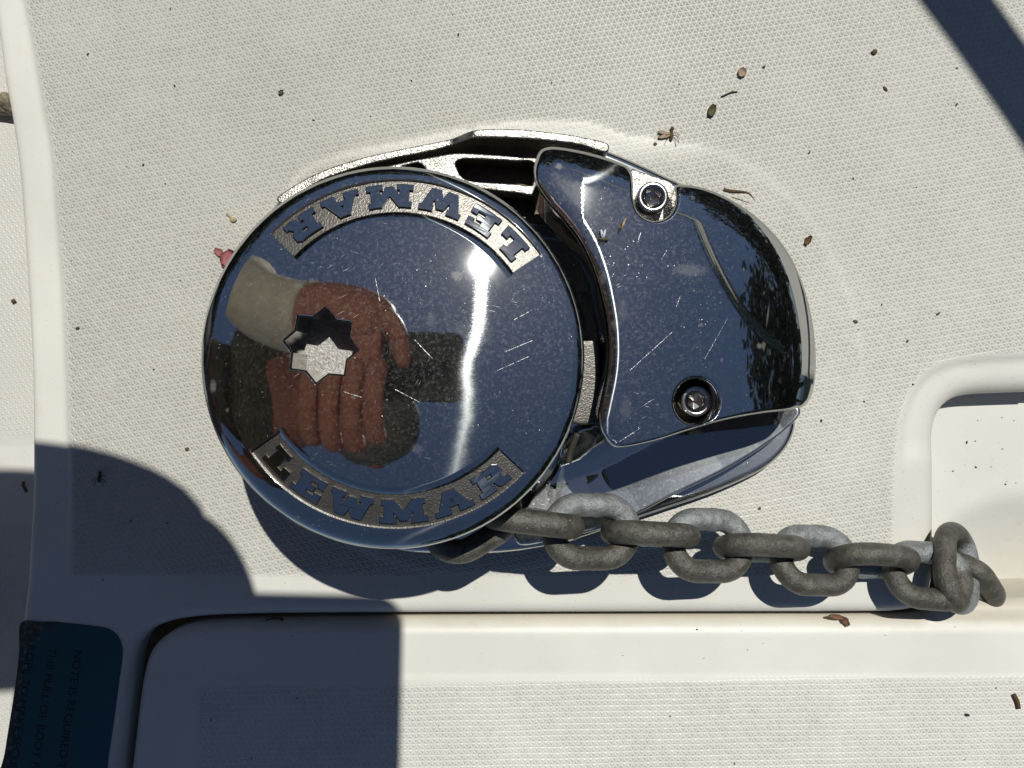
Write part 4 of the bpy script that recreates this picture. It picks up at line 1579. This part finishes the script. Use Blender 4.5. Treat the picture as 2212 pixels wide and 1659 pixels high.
# back of the hand over the phone edge, four curled fingers, index reaching over the back, thumb
hand = skin_mesh([((-128, 92, 366), (40, 24)), ((-100, 84, 354), (36, 19)), ((-78, 72, 349), (24, 14)), ((-112, 50, 342), (42, 14)), ((-118, 22, 338), (40, 13))],
                 [(0, 1), (1, 2), (1, 3), (3, 4)], 2)
body_parts.append(hand)
for k, x in enumerate((-152, -129, -106, -84)):
    dl_ = (0, 6, 7, -2)[k]
    body_parts.append(finger([(x + 4, 40, 341), (x, 8, 328), (x, -18 - dl_, 324), (x + 1, -44 - dl_, 331), (x + 2, -47 - dl_, 344), (x + 2, -34 - dl_, 353)], [12, 12.5, 12, 11.5, 11, 9]))
body_parts.append(finger([(-92, 86, 350), (-72, 82, 348), (-61, 66, 345), (-57, 46, 346), (-55, 28, 349)], [19, 15.5, 12.5, 11, 9]))      # index finger
body_parts.append(finger([(-130, 92, 372), (-100, 80, 380), (-70, 62, 381), (-48, 48, 378)], [15, 13, 11, 9]))                            # thumb on the screen side
for k in range(4):                                                                                                                       # the other hand rests on the thigh
    body_parts.append(finger([(-648, -185 + k * 12, 372), (-672, -180 + k * 16, 352), (-690, -176 + k * 17, 326)], [12, 9, 7.5]))
body_parts.append(finger([(-640, -165, 376), (-630, -140, 366), (-632, -120, 350)], [12, 10, 8]))
body_parts.append(skin_mesh([((-196, 98, 396), 50), ((-155, 95, 386), 48), ((-116, 88, 370), 45), ((-86, 78, 357), 37), ((-70, 72, 352), 24)], [(0, 1), (1, 2), (2, 3), (3, 4)], 2))
# nose and ears
body_parts.append(blob((-60, -47, 640), (12, 9, 16), 0, 71, 10, 8, 0.05))
for s_ in (-1, 1):
    body_parts.append(blob((-128, -47 + s_ * 78, 622), (16, 6, 26), 0, 72, 10, 8, 0.05))
pv_, pf_ = join(body_parts)
mk('body', pv_, pf_, M_skin, person)
hv, hf = blob((-136, -45, 640), (88, 86, 92), 0, 73, 26, 16, 0.06)
mk('hair', hv, hf, M_hair, person)
for s_ in (-1, 1):
    ev_, ef_ = blob((-62, -47 + s_ * 30, 612), (7, 11, 6), 0, 74, 10, 8, 0.0)
    mk('eye', ev_, ef_, M_phone, person)
shn = [((-790, 0, 340), 150), ((-640, 0, 520), 146), ((-480, -5, 690), 140), ((-385, -15, 745), (112, 128)), ((-320, -25, 740), 72),
       ((-400, 165, 700), 74), ((-362, 205, 580), 66), ((-420, -175, 690), 74), ((-480, -215, 570), 66)]
tv_, tf_ = skin_mesh(shn, [(0, 1), (1, 2), (2, 3), (3, 4), (3, 5), (5, 6), (3, 7), (7, 8)], 2)
mk('shirt', tv_, tf_, M_shirt, person)
cvv, cff = tube(catmull(np.array([(-392, 190, 660), (-356, 206, 545), (-326, 176, 470), (-262, 126, 418), (-196, 100, 397), (-172, 97, 391)]), 10, False), 47, 20)
mk('sleeve', cvv, cff, M_cuff, person)
trn = [((-790, 0, 300), 150), ((-740, 110, 250), 108), ((-560, 150, 62), 76), ((-800, 160, 12), 60), ((-930, 160, 4), 48), ((-740, -110, 250), 108), ((-560, -150, 62), 76), ((-800, -160, 12), 60), ((-930, -160, 4), 48)]
tv_, tf_ = skin_mesh(trn, [(0, 1), (1, 2), (2, 3), (3, 4), (0, 5), (5, 6), (6, 7), (7, 8)], 2)
mk('trousers', tv_, tf_, plain('grey_trousers', (0.09, 0.095, 0.11), 0.9), person)

# phone: screen up, lens down, held just above the lens point
def rrect(x0, x1, y0, y1, r, ds=1.0):
    pts_ = []
    for cx_, cy_, a0 in ((x1 - r, y1 - r, 0), (x0 + r, y1 - r, 90), (x0 + r, y0 + r, 180), (x1 - r, y0 + r, 270)):
        for k in range(9):
            a_ = math.radians(a0 + 90 * k / 8)
            pts_.append((cx_ + r * math.cos(a_), cy_ + r * math.sin(a_)))
    return np.array(pts_)


ph = empty('phone', (-66, 32, 361))
tag(ph, 'black phone held flat above the windlass, mirrored in the round cap', 'phone')
pr = rrect(-142, 8.4, -7.0, 70.6, 11)
nph = len(pr)
rotp = Matrix.Rotation(math.radians(-1.2), 2)
pr = np.array([np.array(rotp @ Vector(p)) for p in pr])
zz = [(0.97, 361.2), (1.0, 362.4), (1.0, 368.0), (0.97, 369.2)]
cpp = pr.mean(0)
V_ = np.vstack([np.column_stack([cpp + (pr - cpp) * k, np.full(nph, z)]) for k, z in zz])
F_ = [(l * nph + i, l * nph + (i + 1) % nph, (l + 1) * nph + (i + 1) % nph, (l + 1) * nph + i) for l in range(3) for i in range(nph)]
F_ += [tuple(range(nph))[::-1], tuple(3 * nph + i for i in range(nph))]
mk('case', V_, F_, M_phone, ph)
for (lx, ly) in ((0, 0), (-19, 9.5), (0, 19)):
    v_, f_ = lathe([(5.6, 361.4), (6.9, 361.4), (7.0, 360.4), (6.6, 360.2), (5.8, 360.3), (5.6, 361.4)], 28, (lx, ly, 0))
    mk('lens_ring', v_, f_, M_lens, ph)

# ------------------------------------------------------------------ beyond the boat, only seen mirrored: water and trees
wz = -1500.0
wv_ = [(-150000, -150000, wz), (150000, -150000, wz), (150000, 150000, wz), (-150000, 150000, wz)]
water = mk('water', wv_, [(0, 1, 2, 3)], plain('river_water', (0.02, 0.03, 0.03), 0.1, noise=0.2, nscale=0.0005))
tag(water, 'dark water around the boat', None, None, 'structure')
M_leaf = plain('tree_leaves', (0.035, 0.06, 0.018), 0.7, noise=0.5, nscale=0.002)
M_bark = plain('tree_bark', (0.09, 0.07, 0.05), 0.9, noise=0.4, nscale=0.01)


def tree_parts(seed, h_):
    g_ = np.random.default_rng(seed)
    tr = [tube([(0, 0, 0), (60 * g_.normal(), 60 * g_.normal(), h_ * 0.3), (150 * g_.normal(), 150 * g_.normal(), h_ * 0.75)], [h_ * 0.03, h_ * 0.022, h_ * 0.006], 8)]
    clumps = []
    for k in range(22):
        zz_ = h_ * g_.uniform(0.18, 0.97)
        rmax = h_ * 0.33 * math.sin(math.pi * min(0.98, (zz_ / h_) ** 0.8 * 0.95 + 0.04)) ** 0.6
        a_ = g_.uniform(0, 6.28)
        r_ = rmax * math.sqrt(g_.random())
        cpt = np.array((r_ * math.cos(a_), r_ * math.sin(a_), zz_))
        clumps.append(cpt)
        tr.append(tube([(0, 0, zz_ * 0.6), tuple(cpt * (0.6, 0.6, 0.9)), tuple(cpt)], [h_ * 0.008, h_ * 0.005, h_ * 0.002], 5))
    LV_, LF_ = [], []
    for cpt in clumps:
        for q in range(150):
            p_ = cpt + g_.normal(size=3) * h_ * (0.06, 0.06, 0.05)
            e1 = g_.normal(size=3); e1 /= np.linalg.norm(e1)
            e2 = np.cross(e1, g_.normal(size=3)); e2 /= np.linalg.norm(e2)
            s1 = h_ * 0.026 * g_.uniform(0.6, 1.3)
            o_ = len(LV_)
            LV_ += [p_ - e1 * s1, p_ + e2 * s1 * 0.45, p_ + e1 * s1, p_ - e2 * s1 * 0.45]
            LF_.append((o_, o_ + 1, o_ + 2, o_ + 3))
    return join(tr), (LV_, LF_)


protos = []
g = np.random.default_rng(3)
spots = []
for k in range(34):
    az = math.radians(-75 + k * 7.4 + g.uniform(-2, 2))
    spots.append((az, g.uniform(11000, 15000)))
for k, (az, d_) in enumerate(spots):
    loc_ = (d_ * math.cos(az), d_ * math.sin(az), wz)
    kind = k % 3
    if len(protos) <= kind:
        tg_, lf_ = tree_parts(40 + kind, (7600, 6600, 8600)[kind])
        t_ = empty('bank_tree', loc_)
        lo_ = np.array(loc_)
        mk('trunk', np.array(tg_[0]) + lo_, tg_[1], M_bark, t_)
        mk('crown', np.array(lf_[0]) + lo_, lf_[1], M_leaf, t_, smooth=False)
        protos.append(t_)
    else:
        src = protos[kind]
        t_ = src.copy()
        COL.objects.link(t_)
        for c_ in list(src.children):
            d2 = c_.copy()
            COL.objects.link(d2)
            d2.parent = t_
        t_.location = np.array(loc_) * S
        t_.rotation_euler = (0, 0, g.uniform(0, 6.28))
        s_ = g.uniform(0.85, 1.2)
        t_.scale = (s_, s_, s_)
    tag(t_, 'dark green broadleaf tree on the bank, seen only mirrored in the chrome', 'tree', 'trees on the bank')
